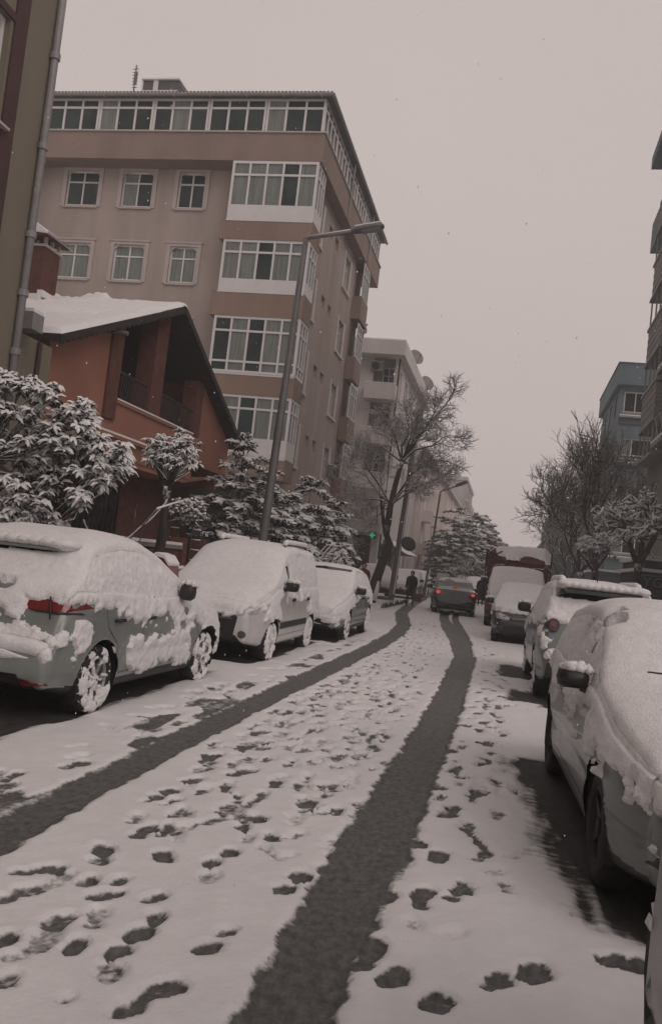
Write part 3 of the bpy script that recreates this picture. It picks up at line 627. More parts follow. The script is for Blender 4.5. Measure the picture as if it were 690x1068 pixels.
# ------------------------------------------------------------------ terracotta house with the deep balcony
def orange_house():
    base = (-12.5, 20.4, 0.0)
    b = thing('gabled_house', 'terracotta house with snowy gable roof, scalloped eaves and a deep dark balcony', 'house', base)
    XG, YN, YF, YA, ZN, ZF, ZA = -9.0, 14.9, 25.95, 20.3, 5.42, 5.05, 7.62
    zr = lambda y: ZA - (YA - y) * (ZA - ZN) / (YA - YN) if y < YA else ZA - (y - YA) * (ZA - ZF) / (YF - YA)
    m = MB(); e = lambda a, c, h: (h, a, c)
    def panel(poly): m.prism(poly, XG - .25, XG, e)
    panel([(YN, 3.42), (17.7, 3.42), (17.7, zr(17.7) - .06), (YN, zr(YN) - .06)])
    panel([(17.7, 3.42), (23.05, 3.42), (23.05, 4.68), (17.7, 4.68)])
    panel([(23.05, 3.88), (YF, 3.88), (YF, zr(YF) - .06), (23.05, zr(23.05) - .06)])
    m.box(-17, XG - .25, YN, YN + .2, 3.42, zr(YN) - .06); m.box(-17, XG - .25, YF - .2, YF, 3.42, zr(YF) - .06)
    m.box(-17, XG - .02, YN + .02, 22.6, 3.30, 3.418)
    m.add([(XG - .02, 22.6, 3.30), (XG - .02, YF - .02, 3.84), (-10.6, YF - .02, 3.84), (-10.6, 22.6, 3.30), (XG - .02, 22.6, 3.42), (XG - .02, YF - .02, 3.879), (-10.6, YF - .02, 3.879), (-10.6, 22.6, 3.42)], [(0, 1, 2, 3), (0, 4, 5, 1), (7, 6, 5, 4)])
    obj('wall', m, 'orange', b, base=base)
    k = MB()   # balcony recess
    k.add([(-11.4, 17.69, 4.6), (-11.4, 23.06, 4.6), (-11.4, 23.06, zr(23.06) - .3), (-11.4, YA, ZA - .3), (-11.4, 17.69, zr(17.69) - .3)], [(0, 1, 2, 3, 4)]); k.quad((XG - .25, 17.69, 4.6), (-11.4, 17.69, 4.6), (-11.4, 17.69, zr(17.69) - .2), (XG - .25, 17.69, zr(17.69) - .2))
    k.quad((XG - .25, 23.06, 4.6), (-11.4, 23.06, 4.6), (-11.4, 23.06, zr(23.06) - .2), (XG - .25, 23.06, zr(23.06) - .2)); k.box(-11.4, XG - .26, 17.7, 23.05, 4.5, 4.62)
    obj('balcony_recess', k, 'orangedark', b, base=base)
    d = MB(); d.box(-11.38, -11.3, 18.2, 19.1, 4.62, 6.5); d.prism([(18.2 + .45 + .45 * cos(t), 6.5 + .35 * sin(t)) for t in np.linspace(0, pi, 9)], -11.38, -11.3, e); d.box(-11.38, -11.3, 20.9, 22.4, 4.62, 6.4)
    obj('balcony_door', d, 'glassdark', b, base=base)
    p = Many(); p.box(XG - .3, XG + .06, 17.32, 17.86, 4.2, zr(17.3) - .08); p.box(XG - .42, XG + .03, 19.62, 20.32, 4.69, zr(19.62) - .08); p.box(XG - .4, XG + .03, 22.72, 23.2, 4.69, zr(23.2) - .08)
    pieces('brick_pillar', p, 'orangedark', b, base=base)
    r = MB(); r.tube([(XG - .06, 17.86, 5.35), (XG - .06, 22.72, 5.35)], .03, 6)
    for i in range(38): y = 17.95 + i * .126; r.tube([(XG - .06, y, 4.7), (XG - .06, y, 5.35)], .011, 4)
    obj('balcony_railing', r, 'black', b, base=base)
    L = Many(); L.box(XG, XG + .09, YN, 22.4, 3.82, 3.90); L.box(XG, XG + .05, 17.86, 22.72, 4.62, 4.69); pieces('string_course', L, 'orange', b, base=base)
    ls = Many(); ls.box(XG + .004, XG + .085, YN, 22.35, 3.902, 3.945); ls.box(XG, XG + .06, 17.9, 22.7, 4.692, 4.725); pieces('ledge_snow', ls, 'snow', b, base=base)
    low = MB(); low.box(-17, -9.95, 15.6, 25.6, 0, 3.3); obj('ground_storey', low, 'orangedark', b, base=base)
    gw = MB(); gw.box(-9.95, -9.9, 18.4, 20.6, 1.3, 2.9)
    wo = obj('window', gw, 'glassdark', b, base=base); gb = MB()
    for i in range(9): gb.box(-9.89, -9.87, 18.45 + i * .26, 18.48 + i * .26, 1.3, 2.9)
    obj('window_bars', gb, 'black', wo, base=base)
    sp = MB(); sp.tube([(XG, 17.05, 6.05), (XG + .25, 17.05, 6.02), (XG + .5, 17.1, 6.0)], .05, 8); obj('wall_spotlight', sp, 'steel', b, base=base)
    # roof slabs, snow, scalloped fascia
    XR = XG + .38; ro = MB(); sn = MB(); rs = []
    yn, yf = YN - .35, YF + .3
    for (ya, za), (yb, zb) in (((yn, zr(YN) - .14), (YA, ZA)), ((YA, ZA), (yf, zr(YF) - .13))):
        ro.add([(XR, ya, za - .14), (XR, yb, zb - .14), (-17.3, yb, zb - .14), (-17.3, ya, za - .14), (XR, ya, za), (XR, yb, zb), (-17.3, yb, zb), (-17.3, ya, za)], [(0, 1, 2, 3), (4, 7, 6, 5), (0, 4, 5, 1), (1, 5, 6, 2), (2, 6, 7, 3), (3, 7, 4, 0)])
    rfo = obj('roof', ro, 'darkwood', b, base=base)
    for (ya, za), (yb, zb), sd in (((yn, zr(YN) - .14), (YA + .1, ZA), 1), ((YA - .1, ZA), (yf, zr(YF) - .13), 2)):
        nu, nv = 130, 90; U, T = np.meshgrid(np.linspace(-17.3, XR + .03, nu), np.linspace(0, 1, nv), indexing='ij')
        Y = ya + (yb - ya) * T; P = np.stack([U, Y, U * 0], -1)
        th = .13 + .05 * (fbm(P * 1.6, sd, 4) - .5) + .03 * np.sin(U * 2 * pi / .28) * sstep(.0, .25, (fbm(P * .8, 3 + sd, 3) - .42)) + .03 * (fbm(P * 6, 5, 3) - .5)
        edge = np.minimum(np.minimum((XR + .03 - U) / .16, (U + 17.3) / .1), np.minimum(T, 1 - T + (.2 if sd == 1 else .2)) * abs(yb - ya) / .12); th = th * np.sqrt(np.clip(edge, 0, 1)) - .015
        Z = za + (zb - za) * T + th
        if sd == 1: Z += .20 * np.exp(-((T - .97) / .03) ** 2) * sstep(.35, .75, fbm(P * [2.1, .1, 1], 88, 3)) * (U < XR - 1.7)
        idx = np.arange(U.size).reshape(U.shape); F = np.stack([idx[:-1, :-1], idx[1:, :-1], idx[1:, 1:], idx[:-1, 1:]], -1).reshape(-1, 4)
        V = np.stack([U - base[0], Y - base[1], Z], -1).reshape(-1, 3)
        o = link('roof_snow', np_mesh('roof_snow', V, F), 'snow', rfo, True)
    fa = MB()
    for (ya, za), (yb, zb) in (((yn, zr(YN) - .15), (YA, ZA - .01)), ((YA, ZA - .01), (yf, zr(YF) - .14))):
        n = int(abs(yb - ya) / .22)
        for i in range(n):
            for j in range(6):
                t0, t1 = (i + j / 6) / n, (i + (j + 1) / 6) / n; q = .13 + .07 * sin(pi * (j + .5) / 6)
                y0, y1, z0, z1 = ya + (yb - ya) * t0, ya + (yb - ya) * t1, za + (zb - za) * t0, za + (zb - za) * t1
                fa.add([(XR + .002, y0, z0 - q), (XR + .002, y1, z1 - q), (XR + .002, y1, z1), (XR + .002, y0, z0), (XR + .03, y0, z0 - q), (XR + .03, y1, z1 - q), (XR + .03, y1, z1), (XR + .03, y0, z0)], [(0, 3, 2, 1), (4, 5, 6, 7), (0, 1, 5, 4), (2, 3, 7, 6)])
    obj('scalloped_fascia', fa, 'darkwood', rfo, base=base)
    # chimney
    ch = MB(); ch.box(-12.72, -12.2, 19.4, 20.15, 7.0, 8.72); cho = obj('chimney', ch, 'orangedark', b, base=base)
    cp = MB(); cp.box(-12.85, -12.07, 19.25, 20.3, 8.98, 9.03)
    cp.add([(-12.88, 19.2, 9.03), (-12.04, 19.2, 8.93), (-12.04, 20.35, 8.93), (-12.88, 20.35, 9.03), (-12.6, 19.2, 9.3), (-12.6, 20.35, 9.3)], [(0, 1, 4), (2, 3, 5), (1, 2, 5, 4), (3, 0, 4, 5), (0, 3, 2, 1)])
    obj('chimney_cap', cp, 'orangedark', cho, base=base)
    ps = Many()
    for x in (-12.68, -12.28):
        for y in (19.44, 19.75, 20.06): ps.box(x, x + .07, y, y + .08, 8.72, 8.98)
    ps.box(-12.76, -12.16, 19.36, 20.19, 8.70, 8.76); pieces('chimney_post', ps, 'trim', cho, base=base)
    cs = MB(); cs.add([(-12.9, 19.15, 9.05), (-12.0, 19.15, 8.955), (-12.0, 20.4, 8.955), (-12.9, 20.4, 9.05), (-12.58, 19.15, 9.36), (-12.58, 20.4, 9.36)], [(0, 1, 4), (2, 3, 5), (1, 2, 5, 4), (3, 0, 4, 5), (0, 3, 2, 1)])
    cs.box(-12.2, -12.05, 19.3, 20.25, 7.38, 7.55); cs.box(-12.8, -12.1, 19.2, 19.4, 7.2, 7.42); obj('chimney_snow', cs, 'snow', cho, base=base)
orange_house()

def olive_building():
    base = (-12.0, 6.0, 0.0)
    b = thing('rendered_building', 'olive grey building corner with long grey downpipe at the edge of the frame', 'building', base)
    ea = Face('east', -8.0)
    m = MB(); holes = [(8.7, 11.05, z, z + 1.55) for z in (1.2, 4.3, 7.55, 10.6, 13.6)]
    wall(m, ea, -6, 12.25, 0, 17, holes, .18); m.quad((-8, 12.25, 0), (-16, 12.25, 0), (-16, 12.25, 17), (-8, 12.25, 17)); m.quad((-16, -6, 0), (-8, -6, 0), (-8, -6, 17), (-16, -6, 17)); m.quad((-16, -6, 17), (-8, -6, 17), (-8, 12.25, 17), (-16, 12.25, 17))
    obj('wall', m, 'olive', b, base=base)
    t = MB(); ea.box(t, 11.12, 11.43, .3, 16.8, 0, .035)
    for h in holes: ea.box(t, 8.4, 11.12, h[2] - .06, h[2], 0, .03); ea.box(t, 8.4, 11.12, h[3], h[3] + .12, 0, .03)
    obj('maroon_trim', t, 'maroon', b, base=base)
    for k, h in enumerate(holes): glazing(ea, *h, [.5], [.7], b, base, n=-.1, curtains=.3, seed=300 + k)
    s = Many()
    for h in holes: ea.box(s.new(), 8.5, 11.2, h[2] - .10, h[2] - .061, 0, .12)
    pieces('window_sill', s, 'trim', b, base=base)
    p = MB(); p.tube([(-7.93, 12.17, .2), (-7.93, 12.17, 17)], .062, 10)
    po = obj('downpipe', p, 'pipe', b, True, base=base)
    c = MB()
    for z in (3.4, 4.35, 5.3, 6.25, 7.7, 9.2, 10.6, 12): c.lathe([(.066, -.05), (.085, -.05), (.085, .05), (.066, .05)], 12, Matrix.Translation((-7.93, 12.17, z))); c.box(-8.0, -7.9, 12.15, 12.19, z - .02, z + .02)
    obj('pipe_collar', c, 'pipe', po, base=base)
    w_ = MB(); w_.box(-12, -8.75, 12.26, 14.6, 0, 5.0); obj('low_wing', w_, 'olive', b, base=base)
    gt = MB(); gt.box(-9.6, -8.35, 13.2, 13.55, 5.0, 5.3); gt.box(-9.6, -8.6, 12.4, 13.2, 5.004, 5.12); gto = obj('gutter_box', gt, 'pipe', b, base=base)
    gs = MB(); gs.box(-9.6, -8.36, 13.2, 13.54, 5.302, 5.36); gs.box(-9.6, -8.62, 12.4, 13.198, 5.122, 5.17); obj('snow', gs, 'snow', gto, base=base)
    p2 = MB(); p2.tube([(-8.70, 14.1, .2), (-8.70, 14.1, 4.98)], .045, 8); 
    for z in (3.2, 4.2): p2.lathe([(.05, -.03), (.065, -.03), (.065, .03), (.05, .03)], 10, Matrix.Translation((-8.70, 14.1, z)))
    obj('thin_downpipe', p2, 'maroon', b, base=base)
olive_building()

def garage():
    base = (-11, 28.5, 0)
    b = thing('garage', 'low dark grey garage with snow edged flat roof between orange house and pink block', 'garage', base)
    m = MB(); m.box(-14, -8.15, 27.0, 30.6, 0, 3.0); obj('wall', m, 'greywall', b, base=base)
    r = MB(); r.box(-14.2, -7.95, 26.8, 30.7, 3.0, 3.18); ro = obj('roof', r, 'concrete', b, base=base)
    s = MB(); s.box(-14.2, -7.96, 26.8, 30.7, 3.182, 3.25); s.box(-14.1, -8.1, 26.95, 27.05, 3.60, 3.65); obj('snow', s, 'snow', ro, base=base)
    k = MB(); k.box(-14.1, -8.1, 26.95, 27.05, 3.25, 3.6); obj('roof_upstand', k, 'greywall', ro, base=base)
    d = MB(); d.box(-11.6, -9.0, 26.95, 26.998, 0, 2.5)
    for i in range(12): d.box(-11.6, -9.0, 26.93, 26.952, .1 + i * .2, .25 + i * .2)
    obj('shutter_door', d, 'greywall', b, base=base)
    t = MB(); t.box(-8.5, -8.42, 26.92, 27, 0, 3); obj('door_post', t, 'concrete', b, base=base)
garage()
def garden_wall():
    base = (-6.85, 16.5, .1)
    b = thing('garden_wall', 'dark red garden wall with snowy coping in front of the orange house', 'garden wall', base)
    m = Many(); m.box(-6.95, -6.75, 8, 17.2, 0, 1.5); m.box(-6.95, -6.75, 18.6, 25.6, 0, 1.5); pieces('brickwork', m, 'orangedark', b, base=base)
    for y in (17.2, 18.4): 
        q = MB(); q.box(-7.0, -6.7, y, y + .25, 0, 1.75); obj('gate_pier', q, 'orangedark', b, base=base)
    c = MB(); c.box(-7.0, -6.7, 8, 17.2, 1.5, 1.58); c.box(-7.0, -6.7, 18.65, 25.6, 1.5, 1.58); co = obj('coping', c, 'concrete', b, base=base)
    s = MB(); s.box(-6.99, -6.71, 8, 17.19, 1.582, 1.64); s.box(-6.99, -6.71, 18.66, 25.6, 1.582, 1.64); obj('snow', s, 'snow', co, base=base)
garden_wall()

# ------------------------------------------------------------------ grey balcony block and the row behind it
def balcony_block():
    base = (-10.5, 60.0, 0)
    b = thing('balcony_block', 'pale grey apartment block with stacked corner balconies behind the bare tree', 'building', base)
    fr, ea = Face('front', 52.9), Face('east', -7.95)
    rails = [12.8, 10.02, 7.24]
    fh = [(-9.45, -8.1, r - .86, r + 1.75) for r in rails] + [(-12.4, -8.15, .1, 3.4)]
    eh = [(y, y + wd, r - .1, r + 1.35) for r in rails for y, wd in ((54.4, 1.0), (57.2, 1.3), (60.6, 1.3), (64, 1.0), (67, 1.2))] + [(y, y + 2.6, .2, 3.0) for y in (54, 58, 62, 66)]
    m = MB(); wall(m, fr, -16, -7.95, 0, 14.7, fh, .9); wall(m, ea, 52.9, 70, 0, 14.7, eh, .18)
    m.quad((-16, 70, 0), (-7.95, 70, 0), (-7.95, 70, 14.7), (-16, 70, 14.7)); obj('wall', m, 'cream', b, base=base)
    for k, h in enumerate(fh[:3]):
        glazing(fr, -8.95, -8.15, h[2], h[2] + 2.2, [.5], [.75], b, base, n=-.7, curtains=.3, seed=400 + k, name='balcony_door', glass='glassdark')
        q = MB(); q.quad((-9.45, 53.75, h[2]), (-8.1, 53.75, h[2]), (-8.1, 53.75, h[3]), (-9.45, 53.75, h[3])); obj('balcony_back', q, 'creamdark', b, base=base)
    for k, r in enumerate(rails):
        q = MB(); q.box(-9.75, -7.82, 52.0, 52.12, r - .86, r); q.box(-7.94, -7.82, 52.12, 52.89, r - .86, r); q.box(-9.75, -9.63, 52.12, 52.89, r - .86, r); q.box(-9.75, -7.82, 52, 52.89, r - .98, r - .862)
        o = obj('balcony', q, 'cream', b, base=base); s = MB(); s.box(-9.77, -7.80, 51.98, 52.14, r, r + .05); obj('snow', s, 'snow', o, base=base)
    for k, h in enumerate(eh):
        glazing(ea, *h[:4], [.5], [.7] if h[2] > 1 else [], b, base, n=-.1, curtains=.3, seed=420 + k, name='window' if h[2] > 1 else 'shop_window', glass='glassdark')
    pa = MB(); pa.box(-16, -7.45, 51.95, 70.3, 14.62, 15.5); po = obj('roof_parapet', pa, 'cream', b, base=base)
    s = MB(); s.box(-16, -7.46, 51.96, 70.3, 15.5, 15.58); obj('snow', s, 'snow', po, base=base)
    p = MB(); p.tube([(-7.86, 53.1, 2), (-7.86, 53.1, 14.6)], .06, 6); obj('downpipe', p, 'black', b, base=base)
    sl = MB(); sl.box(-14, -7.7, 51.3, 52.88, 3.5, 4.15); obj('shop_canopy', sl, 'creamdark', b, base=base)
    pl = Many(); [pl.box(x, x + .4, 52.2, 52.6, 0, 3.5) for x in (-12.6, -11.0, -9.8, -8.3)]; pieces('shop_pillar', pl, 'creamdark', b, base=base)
    gl = MB(); gl.quad((-12.4, 53.6, .1), (-8.15, 53.6, .1), (-8.15, 53.6, 3.4), (-12.4, 53.6, 3.4)); obj('shop_front', gl, 'glassdark', b, base=base)
    aw = MB(); aw.add([(-7.94, 55, 3.3), (-7.94, 62, 3.3), (-6.4, 62, 2.5), (-6.4, 55, 2.5), (-7.94, 55, 2.45), (-7.94, 62, 2.45)], [(0, 3, 2, 1), (0, 4, 3), (1, 2, 5), (3, 4, 5, 2)]); ao = obj('awning', aw, 'greywall', b, base=base)
    s = MB(); s.add([(-7.94, 55, 3.31), (-7.94, 62, 3.31), (-6.38, 62, 2.51), (-6.38, 55, 2.51), (-7.94, 55, 3.38), (-7.94, 62, 3.38), (-6.38, 62, 2.55), (-6.38, 55, 2.55)], [(4, 7, 6, 5), (0, 3, 7, 4), (3, 2, 6, 7)]); obj('snow', s, 'snow', ao, base=base)
balcony_block()
aircon((-9.2, 53.0, 13.7), 'front', 'air conditioner hanging high beside the top balcony of the grey block')
dish((-7.6, 58, 15.5), R(40), R(-20), .55, 'large satellite dish on the grey block parapet nearest its corner')
dish((-7.6, 66, 15.5), R(40), R(-20), .6, 'satellite dish on the grey block parapet farther along the street')
dish((-7.7, 52.6, 9.9), R(25), R(-20), .5, 'satellite dish on the balcony corner above the bare tree')
gx = AY(388, 558, 51.1); t = thing('pharmacy_cross', 'small green lit cross sign under the shop canopy', 'shop sign', tuple(gx))
m = MB(); m.box(-.17, .17, -.05, .05, -.06, .06); m.box(-.06, .06, -.05, .05, .062, .17); m.box(-.06, .06, -.05, .05, -.17, -.062); obj('cross', m, 'greenlit', t)
m = MB(); m.box(-.22, .22, .052, .1, -.22, .22); m.box(-.02, .02, .1, .3, .1, .14); obj('back_plate', m, 'black', t)

def row_block(X, y0, y1, z, mat, label, seed, pitch=2.9, eave=.5, flat=False):
    base = (X - 5, (y0 + y1) / 2, 0); rnd = random.Random(seed)
    b = thing('terrace_block', label, 'building', base)
    side = 'east' if X < 0 else 'west'; ea = Face(side, X); sg = 1 if X < 0 else -1
    eh = []; n = int((y1 - y0) / 3.4)
    for f in range(int(z / pitch)):
        for k in range(n):
            u = y0 + 1 + k * (y1 - y0 - 1) / n; eh.append((u, u + rnd.choice((1.0, 1.3, 1.6)), f * pitch + 1.0, f * pitch + 2.35))
    m = MB(); wall(m, ea, y0, y1, 0, z, eh, .2)
    x2 = X - sg * 9
    for yy in (y0, y1): m.quad((X, yy, 0), (x2, yy, 0), (x2, yy, z), (X, yy, z))
    obj('wall', m, mat, b, base=base)
    for k, h in enumerate(eh): glazing(ea, *h, [.5], [], b, base, n=-.12, curtains=.4, seed=seed + k, glass='glassdark')
    # shallow pilasters and slab lines so that the long facade has relief
    q = Many()
    for k in range(n + 1): u = y0 + .2 + k * (y1 - y0 - .6) / n; ea.box(q.new(), u, u + .35, 0, z - .4, .0, .10 + .15 * (k % 3 == 0))
    pieces('pilaster', q, mat, b, base=base)
    for k in range(n):     # small balconies and their dark doors give the long wall some depth
        if k % 2 == 0: continue
        u = y0 + .6 + k * (y1 - y0 - 1) / n
        for f in range(1, int(z / pitch)):
            bq = MB(); ea.box(bq, u, u + 2.6, f * pitch + .02, f * pitch + 1.0, .003, .75); bo = obj('balcony', bq, mat, b, base=base); sq = MB(); ea.box(sq, u - .02, u + 2.62, f * pitch + 1.002, f * pitch + 1.06, .003, .77); obj('snow', sq, 'snow', bo, base=base)
    r = MB(); a = X + sg * eave
    if flat: r.box(min(a, x2), max(a, x2), y0 - .3, y1 + .3, z, z + .5)
    else: r.add([(a, y0 - .3, z - .15), (a, y1 + .3, z - .15), (x2, y1 + .3, z - .15), (x2, y0 - .3, z - .15), (a, y0 - .3, z + .1), (a, y1 + .3, z + .1), ((a + x2) / 2, y1 + .3, z + 1.8), ((a + x2) / 2, y0 - .3, z + 1.8), (x2, y1 + .3, z + .1), (x2, y0 - .3, z + .1)],
               [(0, 3, 2, 1), (0, 1, 5, 4), (4, 5, 6, 7), (7, 6, 8, 9), (9, 8, 2, 3), (0, 4, 7, 9, 3), (1, 2, 8, 6, 5)])
    ro = obj('roof', r, 'creamdark', b, base=base); s = MB()
    if flat: s.box(min(a, x2), max(a, x2), y0 - .3, y1 + .3, z + .5, z + .57)
    else: s.add([(a, y0 - .3, z + .11), (a, y1 + .3, z + .11), ((a + x2) / 2, y1 + .3, z + 1.81), ((a + x2) / 2, y0 - .3, z + 1.81), (a, y0 - .3, z + .17), (a, y1 + .3, z + .17), ((a + x2) / 2, y1 + .3, z + 1.87), ((a + x2) / 2, y0 - .3, z + 1.87)], [(4, 5, 6, 7), (0, 1, 5, 4), (0, 4, 7, 3)])
    obj('snow', s, 'snow', ro, base=base)
    return b
row_block(-7.75, 70.6, 97, 11.4, 'pinkfar', 'long pinkish terrace block with deep eaves next to the grey balcony block', 500)
row_block(-7.75, 97.8, 124, 11.2, 'pinkfar', 'farther pinkish terrace block beyond the deep eaved one', 600)
row_block(-7.2, 126, 150, 15.2, 'creamdark', 'tall dark grey block at the far end of the left row', 700, flat=True, eave=.3)

# ------------------------------------------------------------------ right side buildings
def blue_building():
    base = (10, 60, 0)
    b = thing('blue_grey_building', 'blue grey block with flat overhanging parapet behind the tall bare trees', 'building', base)
    fr, we = Face('front', 55.0), Face('west', 5.72)
    tops = [13.98, 11.08, 8.18, 5.3]
    fh = [(5.95, 8.1, t - 1.3, t) for t in tops] + [(9.2, 11.4, t - 1.3, t) for t in tops]
    wh = [(y, y + 1.4, t - 1.3, t) for t in tops for y in (56.2, 59.2, 62.2)]
    m = MB(); wall(m, fr, 5.72, 14, 0, 14.3, fh, .2); wall(m, we, 55, 65.5, 0, 14.3, wh, .2); m.quad((14, 65.5, 0), (5.72, 65.5, 0), (5.72, 65.5, 14.3), (14, 65.5, 14.3)); obj('wall', m, 'bluegrey', b, base=base)
    for k, h in enumerate(fh): glazing(fr, *h, [.32, .66], [.2] if k % 4 == 1 else [], b, base, n=-.1, curtains=.25, seed=800 + k, glass='glassdark')
    for k, h in enumerate(wh): glazing(we, *h, [.5], [], b, base, n=-.1, curtains=.25, seed=830 + k, glass='glassdark')
    s = Many()
    for h in fh: s.box(h[0] - .2, h[1] + .2, 54.72, 55, h[2] - .36, h[2] - .25); s.box(h[0] - .1, h[1] + .1, 54.85, 55, h[2] - .12, h[2])
    so = pieces('window_sill', s, 'greytrim', b, base=base)[0]
    q = Many()
    for h in fh: q.box(h[0] - .2, h[1] + .2, 54.72, 54.998, h[2] - .248, h[2] - .18)
    pieces('sill_snow', q, 'snow', b, base=base)
    bd = Many()
    for t in tops[:3]: bd.box(5.74, 14, 54.9, 54.998, t - 2.05, t - 1.75)
    pieces('facade_band', bd, 'bluedark', b, base=base)
    p = MB(); p.box(5.45, 14.2, 54.5, 66, 14.3, 15.6); po = obj('parapet', p, 'bluegrey', b, base=base)
    q = MB(); q.box(5.4, 14.25, 54.45, 66.05, 15.6, 15.68); obj('parapet_cap', q, 'bluedark', po, base=base)
    lw = MB(); lw.box(4.6, 9, 46, 54.4, 0, 2.6); lo = obj('low_annexe', lw, 'bluedark', b, base=base)
    q = MB(); q.box(4.5, 9.1, 45.9, 54.5, 2.6, 2.72); q.box(4.4, 5.2, 45.5, 45.9, 1.9, 2.0); obj('annexe_snow', q, 'snow', lo, base=base)
blue_building()
row_block(6.2, 66.5, 84, 11.0, 'bluedark', 'dark blue grey lower block beyond the flat parapet block on the right', 860, flat=True, eave=.35)
row_block(4.6, 86, 130, 9.5, 'bluedark', 'dim long block farthest down the right side behind bare trees', 880, flat=True, eave=.3)

def bay_block():
    base = (9, 31, 0)
    b = thing('bay_fronted_block', 'tall grey block with clapboard bays and crossed balcony railings at the right edge', 'building', base)
    we = Face('west', 5.55); m = MB(); floors = [1.6 + 2.98 * k for k in range(1, 7)]
    hs = [(y, y + 1.5, z + .3, z + 1.75) for z in floors for y in (22, 25, 28, 31, 33.6, 36.6)]
    wall(m, we, 18, 39.6, 0, 22.6, hs, .2); m.quad((5.55, 18, 0), (14, 18, 0), (14, 18, 22.6), (5.55, 18, 22.6)); m.quad((14, 39.6, 0), (5.55, 39.6, 0), (5.55, 39.6, 22.6), (14, 39.6, 22.6)); obj('wall', m, 'siding', b, base=base)
    for k, h in enumerate(hs): glazing(we, *h, [.5], [.7], b, base, n=-.1, curtains=.3, seed=900 + k, glass='glassdark')
    r = MB(); r.box(4.95, 14, 18, 43.6, 22.6, 23.2); obj('roof', r, 'bluedark', b, base=base)
    s = MB(); s.box(5.0, 14, 18.1, 41.4, 17.5, 18.9); s.box(5.5, 14, 39.602, 41.4, 18.9, 22.59); obj('upper_balcony', s, 'bluegrey', b, base=base)
    for k, z in enumerate(floors[1:5]):
        q = MB(); y1 = 39.0 + .1 * k
        for j in range(9): q.box(4.98 + .012 * (j % 2), 5.548, 35.4, y1, z + 1.05 + .165 * j, z + 1.2 + .165 * j)
        o = obj('clapboard_bay', q, 'siding', b, base=base)
        w_ = Many(); w_.box(4.92, 5.548, 35.3, y1 + .1, z + .93, z + 1.045); w_.box(4.94, 5.548, 35.3, y1 + .1, z - .42, z - .3); pieces('bay_ledge', w_, 'greytrim', o, base=base)
        g2 = Many(); [g2.box(5.0, 5.06, y, y + .07, z - .3, z + .93) for y in (35.5, 36.6, 37.7, y1 - .1)]; pieces('bay_post', g2, 'greytrim', o, base=base)
        x = MB()
        for j in range(5):
            y = 29.5 + j * 1.15; x.tube([(5.05, y, z + .0), (5.05, y + 1.1, z + .95)], .03, 4); x.tube([(5.05, y + 1.1, z), (5.05, y, z + .95)], .03, 4)
        x.tube([(5.05, 29.4, z + .97), (5.05, 35.3, z + .97)], .035, 5); obj('crossed_railing', x, 'greytrim', b, base=base)
        f = MB(); f.box(4.95, 5.548, 29.4, 35.29, z - .25, z - .05); f2 = obj('balcony_slab', f, 'siding', b, base=base)
        f = MB(); f.box(4.95, 5.2, 29.4, 35.28, z - .048, z + .03); obj('snow', f, 'snow', f2, base=base)
    p = MB(); p.box(4.55, 5.548, 31.3, 37.2, 0, 2.45); po = obj('shop_porch', p, 'greywall', b, base=base)
    q = MB(); q.box(4.35, 5.548, 31.1, 37.4, 2.45, 2.56); q.box(4.45, 5.548, 31.2, 37.3, 2.85, 2.98); obj('porch_snow', q, 'snow', po, base=base)
    q = MB(); q.box(4.6, 5.548, 31.4, 37.2, 2.56, 2.85); obj('porch_roof', q, 'greywall', po, base=base)
bay_block()
A, B_ = AY(668.5, 600, 31.2), AY(668.5, 613.5, 31.2)
t = thing('shop_sign', 'dark shop sign board with grey capital letters beside the forked tree', 'shop sign', (A.x, 31.2, B_.z))
m = MB(); m.box(0, 1.15, 0, .08, 0, A.z - B_.z); obj('board', m, 'signblue', t)
m = MB(); m.box(-.03, -.003, -.01, .08, -.02, A.z - B_.z + .02); m.box(-.003, 1.15, -.01, .08, A.z - B_.z + .003, A.z - B_.z + .03); obj('sign_frame', m, 'signletter', t)
def text(name, body, size, mat, parent, M4, ext=.006, align='LEFT'):
    cu = bpy.data.curves.new(name, 'FONT'); cu.body = body; cu.size = size; cu.extrude = ext; cu.align_x = align; cu.space_character = 1.15
    tmp = bpy.data.objects.new('lettering_outline', cu); COL.objects.link(tmp); bpy.context.view_layer.update()
    me = bpy.data.meshes.new_from_object(tmp.evaluated_get(bpy.context.evaluated_depsgraph_get())); bpy.data.objects.remove(tmp)
    me.materials.clear(); o = link(name, me, mat, parent); o.matrix_local = M4; return o
text('lettering', 'YGU', .46, 'signletter', t, Matrix.Translation((.06, -.012, .08)) @ Matrix.Rotation(pi / 2, 4, 'X'))

